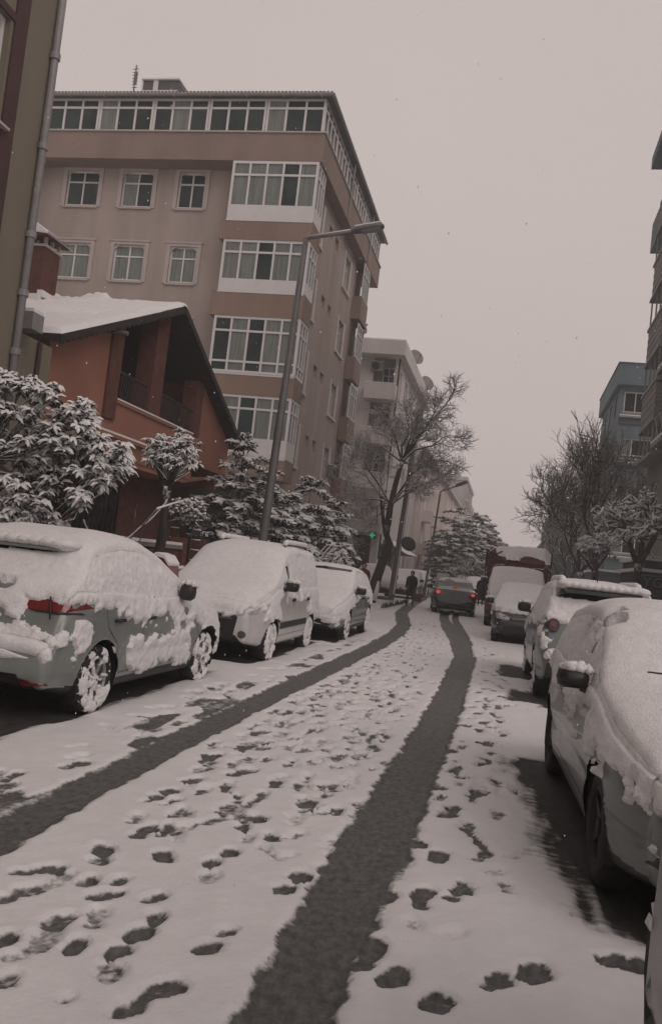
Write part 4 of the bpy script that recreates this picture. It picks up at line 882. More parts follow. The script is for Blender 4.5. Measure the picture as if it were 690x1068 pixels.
# ------------------------------------------------------------------ street lamps and poles
def street_lamp(bx, by, top, arm, r0, r1, label, head=.85):
    b = thing('street_lamp', label, 'street lamp', (bx, by, .12), 0, 'street lamps along the left pavement')
    T = Vector(top) - Vector((bx, by, .12)); A_ = Vector(arm) - Vector((bx, by, .12)); d = (A_ - T).normalized()
    p = MB(); p.tube([T * t for t in np.linspace(0, 1, 9)], list(np.linspace(r0, r1, 9)), 10); p.lathe([(r0 * 1.7, 0), (r0 * 1.7, .03), (r0 * 1.25, .06), (r0 * 1.2, .5), (r0, .55)], 12); obj('pole', p, 'steel', b, True)
    a = MB(); a.tube([T - d * .03, T + d * .05 + Vector((0, 0, .03)), A_ - d * head * .9], r1 * .72, 8); obj('arm', a, 'steel', b, True)
    h = MB(); c = A_ - d * head * .45; s = Vector((0, 1, 0)); n = d.cross(s).normalized(); n = n if n.z > 0 else -n
    sec = [(-.5, .09, .05), (-.42, .13, .075), (-.1, .165, .085), (.3, .165, .07), (.46, .13, .05), (.5, .08, .03)]
    vs_, fs = [], []
    for t_, wy, hz in sec:
        for q in ((-wy, 0), (-wy * .8, hz), (0, hz * 1.35), (wy * .8, hz), (wy, 0), (wy * .8, -hz * .55), (-wy * .8, -hz * .55)): vs_.append(c + d * (t_ * head) + s * q[0] + n * q[1])
    for i in range(5):
        for k in range(7): fs.append((i * 7 + k, i * 7 + (k + 1) % 7, (i + 1) * 7 + (k + 1) % 7, (i + 1) * 7 + k))
    fs += [tuple(reversed(range(7))), tuple(range(35, 42))]; h.add(vs_, fs); ho = obj('lamp_head', h, 'steel', b, True)
    g_ = MB(); g_.obox(c - n * .055 + d * .08, d * head * .3, s * .11, n * .02); obj('lens', g_, 'lampglass', ho)
    sn = MB(); sn.obox(c + n * .115, d * head * .42, s * .09, n * .018); mid = (T + A_ - d * head) / 2; sn.obox(mid + Vector((0, 0, r1 * .8)), (A_ - d * head - T) * .48, s * r1 * .5, n * .015); obj('snow', sn, 'snow', b)
street_lamp(-6.42, 22, (-6.16, 22, 10.12), (-4.08, 21.8, 10.46), .135, .075, 'tall grey street lamp rising behind the snowy white van')
street_lamp(-4.35, 48, (-4.05, 48, 6.05), (-2.62, 47.8, 6.72), .08, .05, 'farther slim street lamp rising beside the dark moving car', .75)
pb = (-4.95, 38.6, .12); pt = AY(437, 430, 38.6)
t = thing('utility_pole', 'snow streaked utility pole standing behind the bare tree trunk', 'pole', pb)
m = MB(); m.tube([(0, 0, 0), (pt.x - pb[0], 0, pt.z)], [.15, .11], 10); obj('shaft', m, 'concrete', t, True)
m = MB(); m.tube([(.10, -.09, .3), (pt.x - pb[0] + .08, -.07, pt.z - .2)], [.045, .03], 6); obj('snow', m, 'snow_rough', t)
q = AY(426, 567, 38.4); t = thing('traffic_mirror', 'round dark mirror on a short bracket high on the utility pole', 'traffic mirror', tuple(q))
m = MB(); M4 = Matrix.Rotation(R(62), 4, 'X') @ Matrix.Rotation(R(25), 4, 'Y'); m.lathe([(0, .07), (.2, .05), (.34, 0), (.36, -.03), (.3, -.05), (0, -.04)], 20, M4); obj('mirror_disc', m, 'greywall', t, True)
m = MB(); m.tube([(0, 0, 0), (-.3, .12, .1)], .025, 6); obj('bracket', m, 'steel', t)
s = AY(462, 600, 50); t = thing('notice_board', 'small snow covered board on a post beyond the dark car', 'board', (s.x, 50, .1))
m = MB(); m.tube([(0, 0, 0), (0, 0, s.z - .4)], .04, 6); obj('post', m, 'steel', t); m = MB(); m.box(-.36, .36, -.03, .03, s.z - .42, s.z + .02); obj('board_panel', m, 'whitepaint', t)

# ------------------------------------------------------------------ cars
def smooth_profile(pts, sig=.05):
    xs = np.array([p[0] for p in pts]); zs = np.array([p[1] for p in pts]); o = np.argsort(xs); xs, zs = xs[o], zs[o]
    X = np.arange(xs[0] - .3, xs[-1] + .3, .006); Z = np.interp(X, xs, zs)
    lo, hi = zs[0] + (zs[1] - zs[0]) / (xs[1] - xs[0]) * (X - xs[0]), zs[-1] + (zs[-1] - zs[-2]) / (xs[-1] - xs[-2]) * (X - xs[-1])
    Z = np.where(X < xs[0], lo, np.where(X > xs[-1], hi, Z))
    k = np.exp(-.5 * (np.arange(-40, 41) * .006 / sig) ** 2); k /= k.sum()
    Zs = np.convolve(np.pad(Z, 40, mode='edge'), k, mode='valid')
    return lambda x: np.interp(x, X, Zs)
class CarShape:
    """body surface as a ring grid; x forwards, y to the car's left, z up"""
    def __init__(s, S, step):
        s.S = S; W = S['W'] / 2; s.ncap = 10 if step < .024 else 5; top = smooth_profile(S['top'], S.get('sig', .05)); belt = smooth_profile(S['belt'], .08)
        xr, xf = S['top'][-1][0], S['top'][0][0]; xr, xf = min(xr, xf), max(xr, xf); zb = S['zb']
        fine = np.arange(xr, xf, .004); T = top(fine); arc = np.concatenate([[0], np.cumsum(np.hypot(np.diff(fine), 1.25 * np.diff(T)))])
        n = int(arc[-1] / step) + 2; st = np.interp(np.linspace(0, arc[-1], n), arc, fine)
        na, nb, nc, nd = 3, max(14, int(.78 / step)), max(7, int(.42 / step)), max(9, int(.72 / step)); s.seg = (na, na + nb, na + nb + nc, na + nb + nc + nd)
        rf, rr = S.get('round_f', .16), S.get('round_r', .10); half = []
        for x in st:
            t = float(top(x)); b = min(float(belt(x)), t - .05); pf = np.clip((x - (xf - .75)) / .75, 0, 1); pr = np.clip(((xr + .65) - x) / .65, 0, 1)
            w_ = W * (1 - rf * pf ** 2.4 - rr * pr ** 2.4); zb_ = zb + S.get('lift_f', .06) * pf ** 2 + S.get('lift_r', .08) * pr ** 2
            g = t - b; tum = S.get('tumble', .36); A = [(w_ * .9 * k / na, zb_) for k in range(na)]
            sv = np.linspace(0, 1, nb + 1)[:-1]; z = zb_ + sv * (b - zb_)
            y = w_ * np.interp(sv, [0, .05, .22, .5, .74, .86, .94, 1], [.90, .955, .985, 1.0, .992, .985, .965, .945] if not S.get('boxy') else [.96, .985, 1, 1, 1, 1, 1, .998])
            for xw in S['axles']: y = y + .022 * np.exp(-(((x - xw) / .42) ** 2)) * np.exp(-((z - S['rw'] - .12) / .3) ** 2)
            if 'crease' in S:
                for zc, am, wd in S['crease']: y = y - am * np.exp(-((z - zc) / wd) ** 2) * (abs(x) < 1.35)
            B = list(zip(y, z)); dr = min(S.get('corner', .085), g * .55); y0 = w_ * (.998 if S.get('boxy') else .945) - .012; wr = y0 - tum * max(0, g - dr) * (1 - .15 * pf)
            C = [(y0 + (wr - y0) * k / nc + .018 * sin(pi * k / nc) * min(1, g / .4), b + (t - dr - b) * k / nc) for k in range(nc)]
            dv = np.linspace(0, 1, nd + 1) ** 1.0; yy = wr * np.cos(dv * pi / 2) ** .8; q = np.clip(yy / max(wr, 1e-6), 0, 1)
            zz = t - dr * (1 - (1 - q ** 4.5) ** .55) + S.get('crown', .03) * (1 - q ** 2) * min(1, .35 + g)
            half.append(A + B + C + list(zip(yy, zz)))
        H = np.array(half); nh = H.shape[1]
        def full(h): return np.concatenate([h, h[nh - 2:0:-1] * [-1, 1]])
        rings = [(x, full(h)) for x, h in zip(st, H)]
        def caps(x, h, sg, rx):
            R_ = full(h); c = np.array([0, (R_[:, 1].min() + R_[:, 1].max()) / 2]); ext = np.abs(R_ - c).max(0); o_ = []
            for k in range(1, s.ncap + 1):
                a = k / s.ncap * pi / 2; q = np.array([1 - rx * .9 * (1 - cos(a)) / ext[0], 1 - rx * .9 * (1 - cos(a)) / ext[1]]); o_.append((x + sg * rx * sin(a), c + (R_ - c) * q))
            l = o_[-1][1]
            for k in (np.linspace(.93, .02, s.ncap + 1) if s.ncap > 5 else (.86, .66, .44, .22, .02)): o_.append((x + sg * (rx + .045 * (1 - k * k) * S.get('bulge', 1)), c + (l - c) * k))
            return o_
        fcap = caps(st[-1], H[-1], 1, S.get('cap_f', .10)); rcap = caps(st[0], H[0], -1, S.get('cap_r', .08)); s.nr0 = len(rcap)
        rings = rcap[::-1] + rings + fcap; s.nst = len(st); s.st = st
        s.V = np.array([[(x, p[0], p[1]) for p in r] for x, r in rings]); s.xs = np.array([x for x, r in rings]); s.nh = nh; s.top = top; s.belt = belt
        n0, m0 = s.V.shape[:2]; i, j = np.meshgrid(np.arange(n0 - 1), np.arange(m0), indexing='ij'); j2 = (j + 1) % m0; idx = lambda a, b: a * m0 + b
        s.F = np.stack([idx(i, j), idx(i + 1, j), idx(i + 1, j2), idx(i, j2)], -1).reshape(-1, 4); s.fi, s.fj = i.ravel(), j.ravel()
        Vf = s.V.reshape(-1, 3).copy(); s.arch = S['arch']
        jj = np.tile(np.arange(m0), n0); hj = np.where(jj < nh, jj, m0 - jj); side = (hj >= 1) & (hj <= s.seg[1] - 2)
        for xw in S['axles']:   # snap vertices near the arch circle on to it
            d = np.hypot(Vf[:, 0] - xw, Vf[:, 2] - S['rw']); near = side & (np.abs(d - s.arch) < step * .75) & (Vf[:, 2] > zb - .02)
            k = s.arch / np.maximum(d, 1e-6); Vf[near, 0] = xw + (Vf[near, 0] - xw) * k[near]; Vf[near, 2] = S['rw'] + (Vf[near, 2] - S['rw']) * k[near]
        s.Vf = Vf; c = Vf[s.F].mean(1); s.c = c; hf = np.minimum(s.fj, m0 - 1 - s.fj)
        hole = np.zeros(len(s.F), bool)
        for xw in S['axles']: hole |= (np.hypot(c[:, 0] - xw, c[:, 2] - S['rw']) < s.arch - .004) & (hf >= 1) & (hf < s.seg[1] - 1)
        s.hole = hole; s.hf = hf
        n_ = np.cross(Vf[s.F[:, 2]] - Vf[s.F[:, 0]], Vf[s.F[:, 3]] - Vf[s.F[:, 1]]); vn = np.zeros_like(Vf)
        for k in range(4): np.add.at(vn, s.F[:, k], n_)
        s.vn = vn / np.maximum(np.linalg.norm(vn, axis=1, keepdims=True), 1e-9)
        q = s.V.mean((0, 1)); flip = (s.vn * (Vf - [0, 0, q[2]])).sum(1).mean() < 0
        if flip: s.vn *= -1; s.F = s.F[:, ::-1]
        s.tree = None
    def sub(s, name, mask, mat, parent, smooth=True):
        F = s.F[mask]; u, inv = np.unique(F, return_inverse=True)
        return link(name, np_mesh(name, s.Vf[u], inv.reshape(-1, 4)), mat, parent, smooth)
    def bvh(s):
        if s.tree is None: s.tree = BVHTree.FromPolygons([tuple(p) for p in s.Vf.tolist()], [tuple(f) for f in s.F.tolist()])
        return s.tree
    def cast(s, a, b, d):
        D = dict(front=((3, 0, 0), (-1, 0, 0)), rear=((-3, 0, 0), (1, 0, 0)), left=((0, 2, 0), (0, -1, 0)), right=((0, -2, 0), (0, 1, 0)))[d]
        o = Vector((D[0][0], a, b)) if d in ('front', 'rear') else Vector((a, D[0][1], b))
        if d == 'up': o = Vector((a, b, 3))
        h = s.bvh().ray_cast(o, Vector(D[1])); return (h[0], h[1] if h[1].dot(Vector(D[1])) < 0 else -h[1]) if h[0] is not None else (None, None)
    def decal(s, name, poly, d, mat, parent, t=.006, grid=.04, mb=None):
        """patch that follows the body: outline (a,b) seen from direction d"""
        pts = []; P = [Vector(p) for p in poly]
        for i, p in enumerate(P):
            q = P[(i + 1) % len(P)]; n = max(1, int((q - p).length / grid)); pts += [p.lerp(q, k / n) for k in range(n)]
        nb = len(pts); x0, x1 = min(p.x for p in P), max(p.x for p in P); y0, y1 = min(p.y for p in P), max(p.y for p in P)
        def inside(p):
            c = False
            for i in range(len(P)):
                a, b = P[i], P[i - 1]
                if (a.y > p.y) != (b.y > p.y) and p.x < (b.x - a.x) * (p.y - a.y) / (b.y - a.y) + a.x: c = not c
            return c
        for a in np.arange(x0 + grid / 2, x1, grid):
            for b in np.arange(y0 + grid / 2, y1, grid):
                q = Vector((a, b))
                if inside(q) and min((q - e).length for e in pts[:nb]) > grid * .45: pts.append(q)
        r = delaunay_2d_cdt(pts, [(i, (i + 1) % nb) for i in range(nb)], [], 1, 1e-6); V2, E2, F2 = r[0], r[1], r[2]
        Q = [s.cast(v.x, v.y, d) for v in V2]
        if any(q[0] is None for q in Q):
            ok = [q for q in Q if q[0] is not None]
            if not ok: return None
            Q = [q if q[0] is not None else ok[0] for q in Q]
        n = len(V2); vs_ = [q[0] + q[1] * t for q in Q] + [q[0] - q[1] * .012 for q in Q]; fs = [tuple(f) for f in F2]
        use = {}
        for f in F2:
            for i in range(3): e = (f[i], f[(i + 1) % 3]); use[e] = 1
        for (a, b) in list(use):
            if (b, a) not in use: fs.append((b, a, a + n, b + n))
        m = mb or MB(); m.add(vs_, fs)
        if mb is None: return obj(name, m, mat, parent)
    def strip(s, mb, line, d, w_=.008, t=.002):
        for p, q in zip(line, line[1:]):
            p, q = Vector(p), Vector(q); n = max(2, int((q - p).length / .06)); u = (q - p).normalized(); v = Vector((-u.y, u.x)) * w_ / 2; prev = None
            for k in range(n + 1):
                c = p.lerp(q, k / n); A, B = s.cast(*(c + v), d), s.cast(*(c - v), d)
                if A[0] is None or B[0] is None: prev = None; continue
                cur = (A[0] + A[1] * t, B[0] + B[1] * t)
                if prev: mb.quad(prev[0], prev[1], cur[1], cur[0])
                prev = cur

def wheel(parent, x, y, r, wd, out, seed, snow=.5, spokes=7, hi=True, rimmat='rim'):
    """tyre with rim and clinging snow; out = +1 if the car's left side"""
    sg = 28 if hi else 16; M4 = Matrix.Translation((x, y, r)) @ Matrix.Rotation(-pi / 2 * out, 4, 'X')
    m = MB(); h = wd / 2
    m.lathe([(r * .66, -h * .9), (r * .80, -h), (r * .94, -h * .9), (r, -h * .55), (r, h * .55), (r * .94, h * .9), (r * .80, h), (r * .66, h * .9)], sg, M4, closed=True)
    t = obj('wheel', m, 'tyre', parent, True)
    q = MB(); q.lathe([(r * .67, -h * .8), (r * .67, h * .86), (r * .63, h * .92), (r * .60, h * .7), (r * .58, -h * .2)], sg, M4); q.lathe([(r * .16, h * .50), (r * .15, h * .8), (r * .10, h * .86), (0, h * .87)], 14, M4)
    for k in range(spokes):
        a = 2 * pi * k / spokes; u = Vector((cos(a), sin(a), 0)); v = Vector((-sin(a), cos(a), 0)); zz = Vector((0, 0, 1))
        c0, c1 = u * r * .12 + zz * h * .66, u * r * .62 + zz * h * .74; w0, w1 = r * .10, r * .07
        vs_ = [c0 + v * w0, c0 - v * w0, c1 - v * w1, c1 + v * w1]; vs_ += [p - zz * .03 for p in vs_]
        q.add([M4 @ p for p in vs_], [(0, 1, 2, 3), (7, 6, 5, 4), (0, 4, 5, 1), (1, 5, 6, 2), (2, 6, 7, 3), (3, 7, 4, 0)])
    obj('rim', q, rimmat, t)
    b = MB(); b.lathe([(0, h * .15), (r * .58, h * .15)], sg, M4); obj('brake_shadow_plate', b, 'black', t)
    if snow > 0:
        nr, na = (34, 120) if hi else (9, 28); RR, TT = np.meshgrid(np.linspace(.03, .99, nr) * r * .97, np.linspace(0, 2 * pi, na + 1)[:-1], indexing='ij')
        X, Y = RR * np.cos(TT), RR * np.sin(TT); P = np.stack([X, Y, X * 0 + seed * 3.1], -1)
        sp = np.cos(TT * spokes); inner = (RR < r * .6); f = fbm(P * 16, seed, 4) + np.where(inner & (RR > r * .14), .16 * np.clip(sp, -.9, .6) - .02, .07) + .06 * (RR < r * .15) + .07 * sstep(.02, -.3, Y / r * 1.0) - .06 * (RR / r > .88); th = f - (1.0 - snow * 1.0)
        z = np.where(RR < r * .6, h * .72, h * .95 - .05 * np.clip((RR / r - .8) / .2, 0, 1) ** 2) + np.clip(th, -.1, .2) * .16 + .006 * (fbm(P * 60, seed, 2) - .5)
        idx = np.arange(X.size).reshape(X.shape); nx = np.roll(idx, -1, 1); F = np.stack([idx[:-1], idx[1:], nx[1:], nx[:-1]], -1).reshape(-1, 4)
        keep = (th.ravel()[F] > 0).sum(1) >= 2; F = F[keep]
        if len(F):
            V = np.stack([X, Y, z], -1).reshape(-1, 3); u, inv = np.unique(F, return_inverse=True)
            V = np.array([M4 @ Vector(p) for p in V[u].tolist()]); link('snow', np_mesh('snow', V, inv.reshape(-1, 4)), 'snow_rough', t, True)
    return t

def car(name, label, cat, loc, heading, S, paint, step=.025, snow=None, group=None, plate=None, parts=None, hi=True, plate_r=None, lit=False, spokes=7, rim_snow=.5):
    """heading: angle of the car's forward axis from world +X"""
    o = thing(name, label, cat, loc, heading, group); s = CarShape(S, step); c, hf = s.c, s.hf; sA, sB, sC, sD = s.seg
    ins = (s.fi >= s.nr0) & (s.fi < s.nr0 + s.nst - 1); gz = np.interp(c[:, 0], s.xs, s.top(s.xs)) - np.interp(c[:, 0], s.xs, s.belt(s.xs)); used = s.hole.copy()
    def take(nm, mask, mat):
        nonlocal used
        mask = mask & ~used
        if mask.any(): used |= mask; return s.sub(nm, mask, mat, o)
    e = max(1, int(.07 / step)); gl = S['glass']
    if 'wind' in gl: take('windscreen', ins & (hf >= sC + e) & (c[:, 0] > gl['wind'][0]) & (c[:, 0] < gl['wind'][1]), 'carglass')
    if 'rear' in gl: take('rear_window', ins & (hf >= sC + e + 1) & (c[:, 0] > gl['rear'][0]) & (c[:, 0] < gl['rear'][1]), 'carglass')
    for a, b in gl.get('side', ()):
        for sd in (1, -1): take('side_window', ins & (hf >= sB + 1) & (hf < sC - 0) & (gz > .13) & (c[:, 0] > a) & (c[:, 0] < b) & (np.sign(c[:, 1]) == sd), 'carglass')
    take('underbody', (hf < sA), 'black'); sk = S.get('skirt', .10)
    take('sill_trim', ins & (hf < sB) & (c[:, 2] < S['zb'] + sk) & (np.abs(c[:, 0]) < S['axles'][0] * 3), 'black') if S.get('darksill') else None
    s.sub('body', ~used, paint, o)
    for xw in S['axles']:   # wheel housings
        for sd in (1, -1):
            m = MB(); a = s.arch + .004; ang = np.linspace(-.5, pi + .5, 20); y0, y1 = sd * (S['W'] / 2 - .028), sd * (S['W'] / 2 - .34)
            vs_ = [(xw + a * cos(q), y, max(S['zb'] - .02, S['rw'] + a * sin(q))) for y in (y0, y1) for q in ang]; m.add(vs_, [(k, k + 1, 20 + k + 1, 20 + k) for k in range(19)] + [tuple(range(20, 40))]); obj('wheel_housing', m, 'black', o)
    for i, xw in enumerate(S['axles']):
        for sd in (1, -1): wheel(o, xw, sd * (S['W'] / 2 - S.get('wheelw', .2) / 2 - .02), S['rw'], S.get('wheelw', .2), sd, i * 2 + (sd > 0) + int(abs(loc[1]) * 7), rim_snow if snow else 0, spokes, hi, S.get('rimmat', 'rim'))
    if parts: parts(o, s)
    # wing mirrors
    mir = []
    if 'mirror' in S:
        mx, mz = S['mirror']
        for sd in (1, -1):
            y = sd * (S['W'] / 2 + S.get('mirw', .115) - .015); m = MB(); k = 1.0
            prof = [(-.09, .5), (-.075, .88), (-.02, 1.0), (.05, .85), (.09, .45)]; vs_, fs = [], []
            for dx, q in prof:
                for a in range(10): t = 2 * pi * a / 10; vs_.append((mx + dx, y + S.get('mirw', .115) * q * np.sign(cos(t)) * abs(cos(t)) ** .6, mz + S.get('mirh', .085) * q * np.sign(sin(t)) * abs(sin(t)) ** .6))
            for i in range(4):
                for a in range(10): fs.append((i * 10 + a, i * 10 + (a + 1) % 10, (i + 1) * 10 + (a + 1) % 10, (i + 1) * 10 + a))
            fs += [tuple(reversed(range(10))), tuple(range(40, 50))]; m.add(vs_, fs)
            m.tube([(mx + .02, sd * (S['W'] / 2 - .08), mz - .09), (mx + .01, y - sd * .05, mz - .05)], .03, 6); obj('wing_mirror', m, 'black', o, True); mir.append((mx, y, mz))
    if snow: snow_cover(o, s, snow, step, mir)
    for d, pl in (('front', plate), ('rear', plate_r)):
        if pl:
            yc, zc, txt, mt = pl; sgn = 1 if d == 'front' else -1
            h = s.cast(yc, zc, d)[0]; m = MB(); x = h.x + sgn * .022; m.box(x - .012, x + .012, yc - .26, yc + .26, zc - .057, zc + .057); po = obj('number_plate', m, mt, o)
            M4 = Matrix.Translation((x + sgn * .0135, yc, zc - .034)) @ (Matrix.Rotation(sgn * pi / 2, 4, 'Z') @ Matrix.Rotation(pi / 2, 4, 'X'))
            text('lettering', txt, .095, 'black' if mt == 'plate' else 'clearlens', po, M4, .001, 'CENTER')
    return o

def snow_cover(o, s, cfg, step, mir):
    """lumpy snow lying on and sticking to the body: one shell lifted off the paint where snow stays"""
    V, N = s.Vf, s.vn; sd = cfg.get('seed', 1); P = V + sd * 7.7
    n1 = fbm(P * 3.2, sd, 4) - .5; n2 = fbm(P * 11, sd + 5, 4) - .5; n3 = fbm(P * 27, sd + 9, 2) - .5; n4 = fbm(P * 1.9, sd + 21, 2) - .5; n0 = fbm(P * .9, sd + 15, 2) - .5
    up_ = sstep(.30, .80, N[:, 2] + n1 * .35)
    th = up_ * (cfg.get('top', .065) + .045 * n4 + .006 * n2 + .003 * n3)
    belt = np.interp(V[:, 0], s.xs, s.belt(s.xs)); rel = V[:, 2] - belt         # height above the waistline
    side = 1 - up_; lev = cfg.get('side_level', -.05); rag = cfg.get('rag', .28)
    cov = np.clip((rel - lev) / .22 + n1 * rag * 4.5 + n2 * rag * 5.0 + n0 * 2.0, -1, 1.5)
    for (d, a0, a1, z0, z1, am) in cfg.get('patch', ()):       # clumps: (side, x or y range, z range, amount)
        A = V[:, 0] if d in ('left', 'right') else V[:, 1]; on = {'left': N[:, 1] > .3, 'right': N[:, 1] < -.3, 'front': N[:, 0] > .3, 'rear': N[:, 0] < -.3}[d]
        w_ = np.minimum(np.minimum(A - a0, a1 - A) / .10, np.minimum(V[:, 2] - z0, z1 - V[:, 2]) / .06) + n1 * 3 + n2 * 5
        cov = np.where(on, np.maximum(cov, np.clip(w_, -1, 1.5) * am) if am > 0 else np.where(w_ > 0, np.minimum(cov, -1), cov), cov)
    stick = sstep(.05, .5, cov) * (cfg.get('side', .016) + .036 * np.clip(n2 + .10, 0, 1) + .022 * n3 + .010) * side
    th = th + stick
    for (d, a0, a1, z0, z1) in cfg.get('clear', ()):            # panes and edges left bare
        A = V[:, 0] if d in ('left', 'right') else V[:, 1]; on = {'left': N[:, 1] > .25, 'right': N[:, 1] < -.25, 'front': N[:, 0] > .05, 'rear': N[:, 0] < -.05}[d]
        w_ = np.minimum(np.minimum(A - a0, a1 - A), np.minimum(V[:, 2] - z0, z1 - V[:, 2])) + n2 * .09
        th = np.where(on & (w_ > 0), -.01, th)
    zlo = cfg.get('zlow', .28); th = np.where(V[:, 2] < zlo, -.02, th); bare = th < .007
    off = np.where(bare, -.012, th); D = N * (1 - .35 * up_)[:, None]; D[:, 2] += .35 * up_
    Q = V + D * off[:, None]; F = s.F; keep = ~(bare[F].all(1)) & ~s.hole; F = F[keep]
    u, inv = np.unique(F, return_inverse=True); vs_, fs = Q[u], inv.reshape(-1, 4)
    me = np_mesh('snow_cover', vs_, fs); so = link('snow_cover', me, 'snow_rough', o, True)
    if mir and cfg.get('mirror', True):
        m = MB()
        for x, y, z in mir:
            mw = s.S.get('mirw', .115); q = random.Random(int(y * 100))
            for k in range(16): e = q.uniform(-1, 1); m.blob((x + q.uniform(-.05, .05), y + e * mw * .85, z + s.S.get('mirh', .085) - .012 + .03 * (1 - e * e) * q.random()), q.uniform(.025, .055), mw * q.uniform(.18, .42), q.uniform(.02, .042), k, 7, 10, .16)
        obj('mirror_snow', m, 'snow_rough', o, True)

# ------------------------------------------------------------------ the cars of the street
HATCH = dict(W=1.73, top=[(2.0, .70), (1.84, .82), (1.45, .925), (.98, 1.0), (.12, 1.40), (-.25, 1.455), (-.8, 1.45), (-1.32, 1.385), (-1.66, 1.0), (-1.78, .93), (-1.88, .62)],
    belt=[(2.0, .66), (.98, .93), (-.4, .97), (-1.3, 1.02), (-1.9, .98)], zb=.20, axles=(1.295, -1.295), rw=.312, arch=.355, wheelw=.20, mirror=(.72, 1.03),
    glass=dict(wind=(.16, .95), rear=(-1.64, -1.36), side=((-.45, .62), (-1.1, -.52))), crease=((.52, .012, .05),), darksill=True)
def seams(s, o, lines, mat='black', name='door_gap'):
    m = MB()
    for d, l in lines: s.strip(m, l, d)
    if m.v: obj(name, m, mat, o)
def hatch_parts(o, s, tail='redlens', front='clearlens', lit=False, grille=True, up=0.0):
    S = s.S; W = S['W'] / 2; xf, xr = S['axles'][0] + .62, S['axles'][1] - .45
    for d in ('left', 'right'):
        seams(s, o, [(d, [(.98, .36), (1.0, .60), (.93, .9)]), (d, [(-.47, .34), (-.47, .94)]), (d, [(-1.02, .62), (-1.22, .78), (-1.28, .98)]), (d, [(.98, .36), (-.9, .34), (-1.02, .62)])])
        for x in (-.33, -1.02):
            q = s.cast(x, .84, d)[0]
            if q: m = MB(); sg = 1 if d == 'left' else -1; m.box(x - .09, x + .09, q.y + sg * .012, q.y + sg * .035, .825, .855); m.box(x - .09, x - .07, q.y, q.y + sg * .012, .828, .852); m.box(x + .07, x + .09, q.y, q.y + sg * .012, .828, .852); obj('door_handle', m, 'black', o)
    for sg in (1, -1):
        s.decal('tail_light', [(sg * .40, .86 + up), (sg * .44, .80 + up), (sg * (W - .13), .78 + up), (sg * (W - .02), .84 + up), (sg * (W - .03), .95 + up), (sg * .60, .955 + up)], 'rear', 'redlit' if lit else tail, o, .008)
        s.decal('headlight', [(sg * .36, .66), (sg * .40, .60), (sg * (W - .14), .62), (sg * (W - .09), .74), (sg * (W - .2), .77)], 'front', front, o, .008)
    s.decal('rear_bumper_trim', [(-.62, .22), (.62, .22), (.52, .40), (-.52, .40)], 'rear', 'black', o, .006)
    if grille: s.decal('grille', [(-.46, .30), (.46, .30), (.52, .42), (.40, .47), (-.40, .47), (-.52, .42)], 'front', 'black', o, .006); s.decal('upper_grille', [(-.33, .58), (.33, .58), (.36, .66), (-.36, .66)], 'front', 'black', o, .006)
Q90 = pi / 2
# 1 silver hatchback, left front
H1 = dict(HATCH); H1.update(top=[(2.0, .72), (1.84, .86), (1.45, .96), (.86, 1.06), (-.02, 1.47), (-.35, 1.555), (-.85, 1.565), (-1.40, 1.49), (-1.70, 1.14), (-1.86, 1.06), (-1.98, .62)],
    belt=[(2.0, .68), (.86, .98), (-.4, 1.02), (-1.3, 1.08), (-1.98, 1.05)], mirror=(.42, 1.10), mirw=.085, mirh=.095, glass=dict(wind=(.0, .82), rear=(-1.68, -1.44), side=((-.5, .5), (-1.15, -.56))), arch=.368)
def clio_parts(o, s):
    hatch_parts(o, s, grille=True, up=.125)
    for sg in (1, -1): s.decal('tail_light_base', [(sg * .45, .925), (sg * .52, .912), (sg * .84, .912), (sg * .83, .93)], 'rear', 'black', o, .016, .05)
    for sg in (1, -1): s.decal('reflector', [(sg * .56, .34), (sg * .56, .315), (sg * .76, .325), (sg * .76, .35)], 'rear', 'redlens', o, .008, .05)
    m = MB(); P = [s.cast(y, z, 'rear') for y, z in ((-.60, 1.07), (-.64, .97), (-.68, .86))]; m.tube([q[0] + q[1] * .03 for q in P], .008, 5); obj('wiper', m, 'black', o)
    m = MB(); a = s.cast(-.62, .62, 'rear')[0]; m.tube([(a.x + .02, -.62, .62), (a.x - .012, -.62, .62)], .02, 8); obj('tow_cap', m, 'black', o)
    m = MB(); vs_ = [(-1.36, -.52, 1.515), (-1.36, .52, 1.515), (-1.60, .48, 1.46), (-1.60, -.48, 1.46), (-1.36, -.52, 1.48), (-1.36, .52, 1.48), (-1.60, .48, 1.435), (-1.60, -.48, 1.435)]
    m.add(vs_, [(0, 1, 2, 3), (7, 6, 5, 4), (0, 3, 7, 4), (1, 5, 6, 2), (2, 6, 7, 3)]); obj('roof_spoiler', m, 'silver', o)
    bl = MB()
    for k in range(9): bl.blob((-1.47, -.46 + k * .115, 1.505 - .012 * (k in (0, 8))), .17, .17, .06, k, 8, 12, .02)
    obj('spoiler_snow', bl, 'snow_rough', o, True)
a, b = G(96, 746), G(207, 713); cx, cyy = -3.495 - .845, 8.66
car('parked_hatchback', 'silver green hatchback with big snow clump on its door, nearest the camera on the left', 'car', (cx, cyy, .012), Q90 - R(1.5), H1, 'silver', .017,
    dict(seed=3, top=.075, side_level=-.22, rag=.26, side=.026, patch=[('right', -.74, .68, .33, .66, 1.3), ('rear', -.86, .86, .64, .78, 1.2), ('rear', -.9, .9, 1.0, 1.40, 1.3), ('right', -1.66, -1.50, .62, .84, 1.0)], clear=[('rear', -.50, .56, 1.385, 1.45), ('rear', -.22, .3, 1.03, 1.13), ('rear', -.86, -.42, .88, 1.0), ('rear', .42, .86, .88, 1.0)]), 'cars parked along the left kerb', parts=clio_parts, spokes=7, rim_snow=.49, plate_r=None)
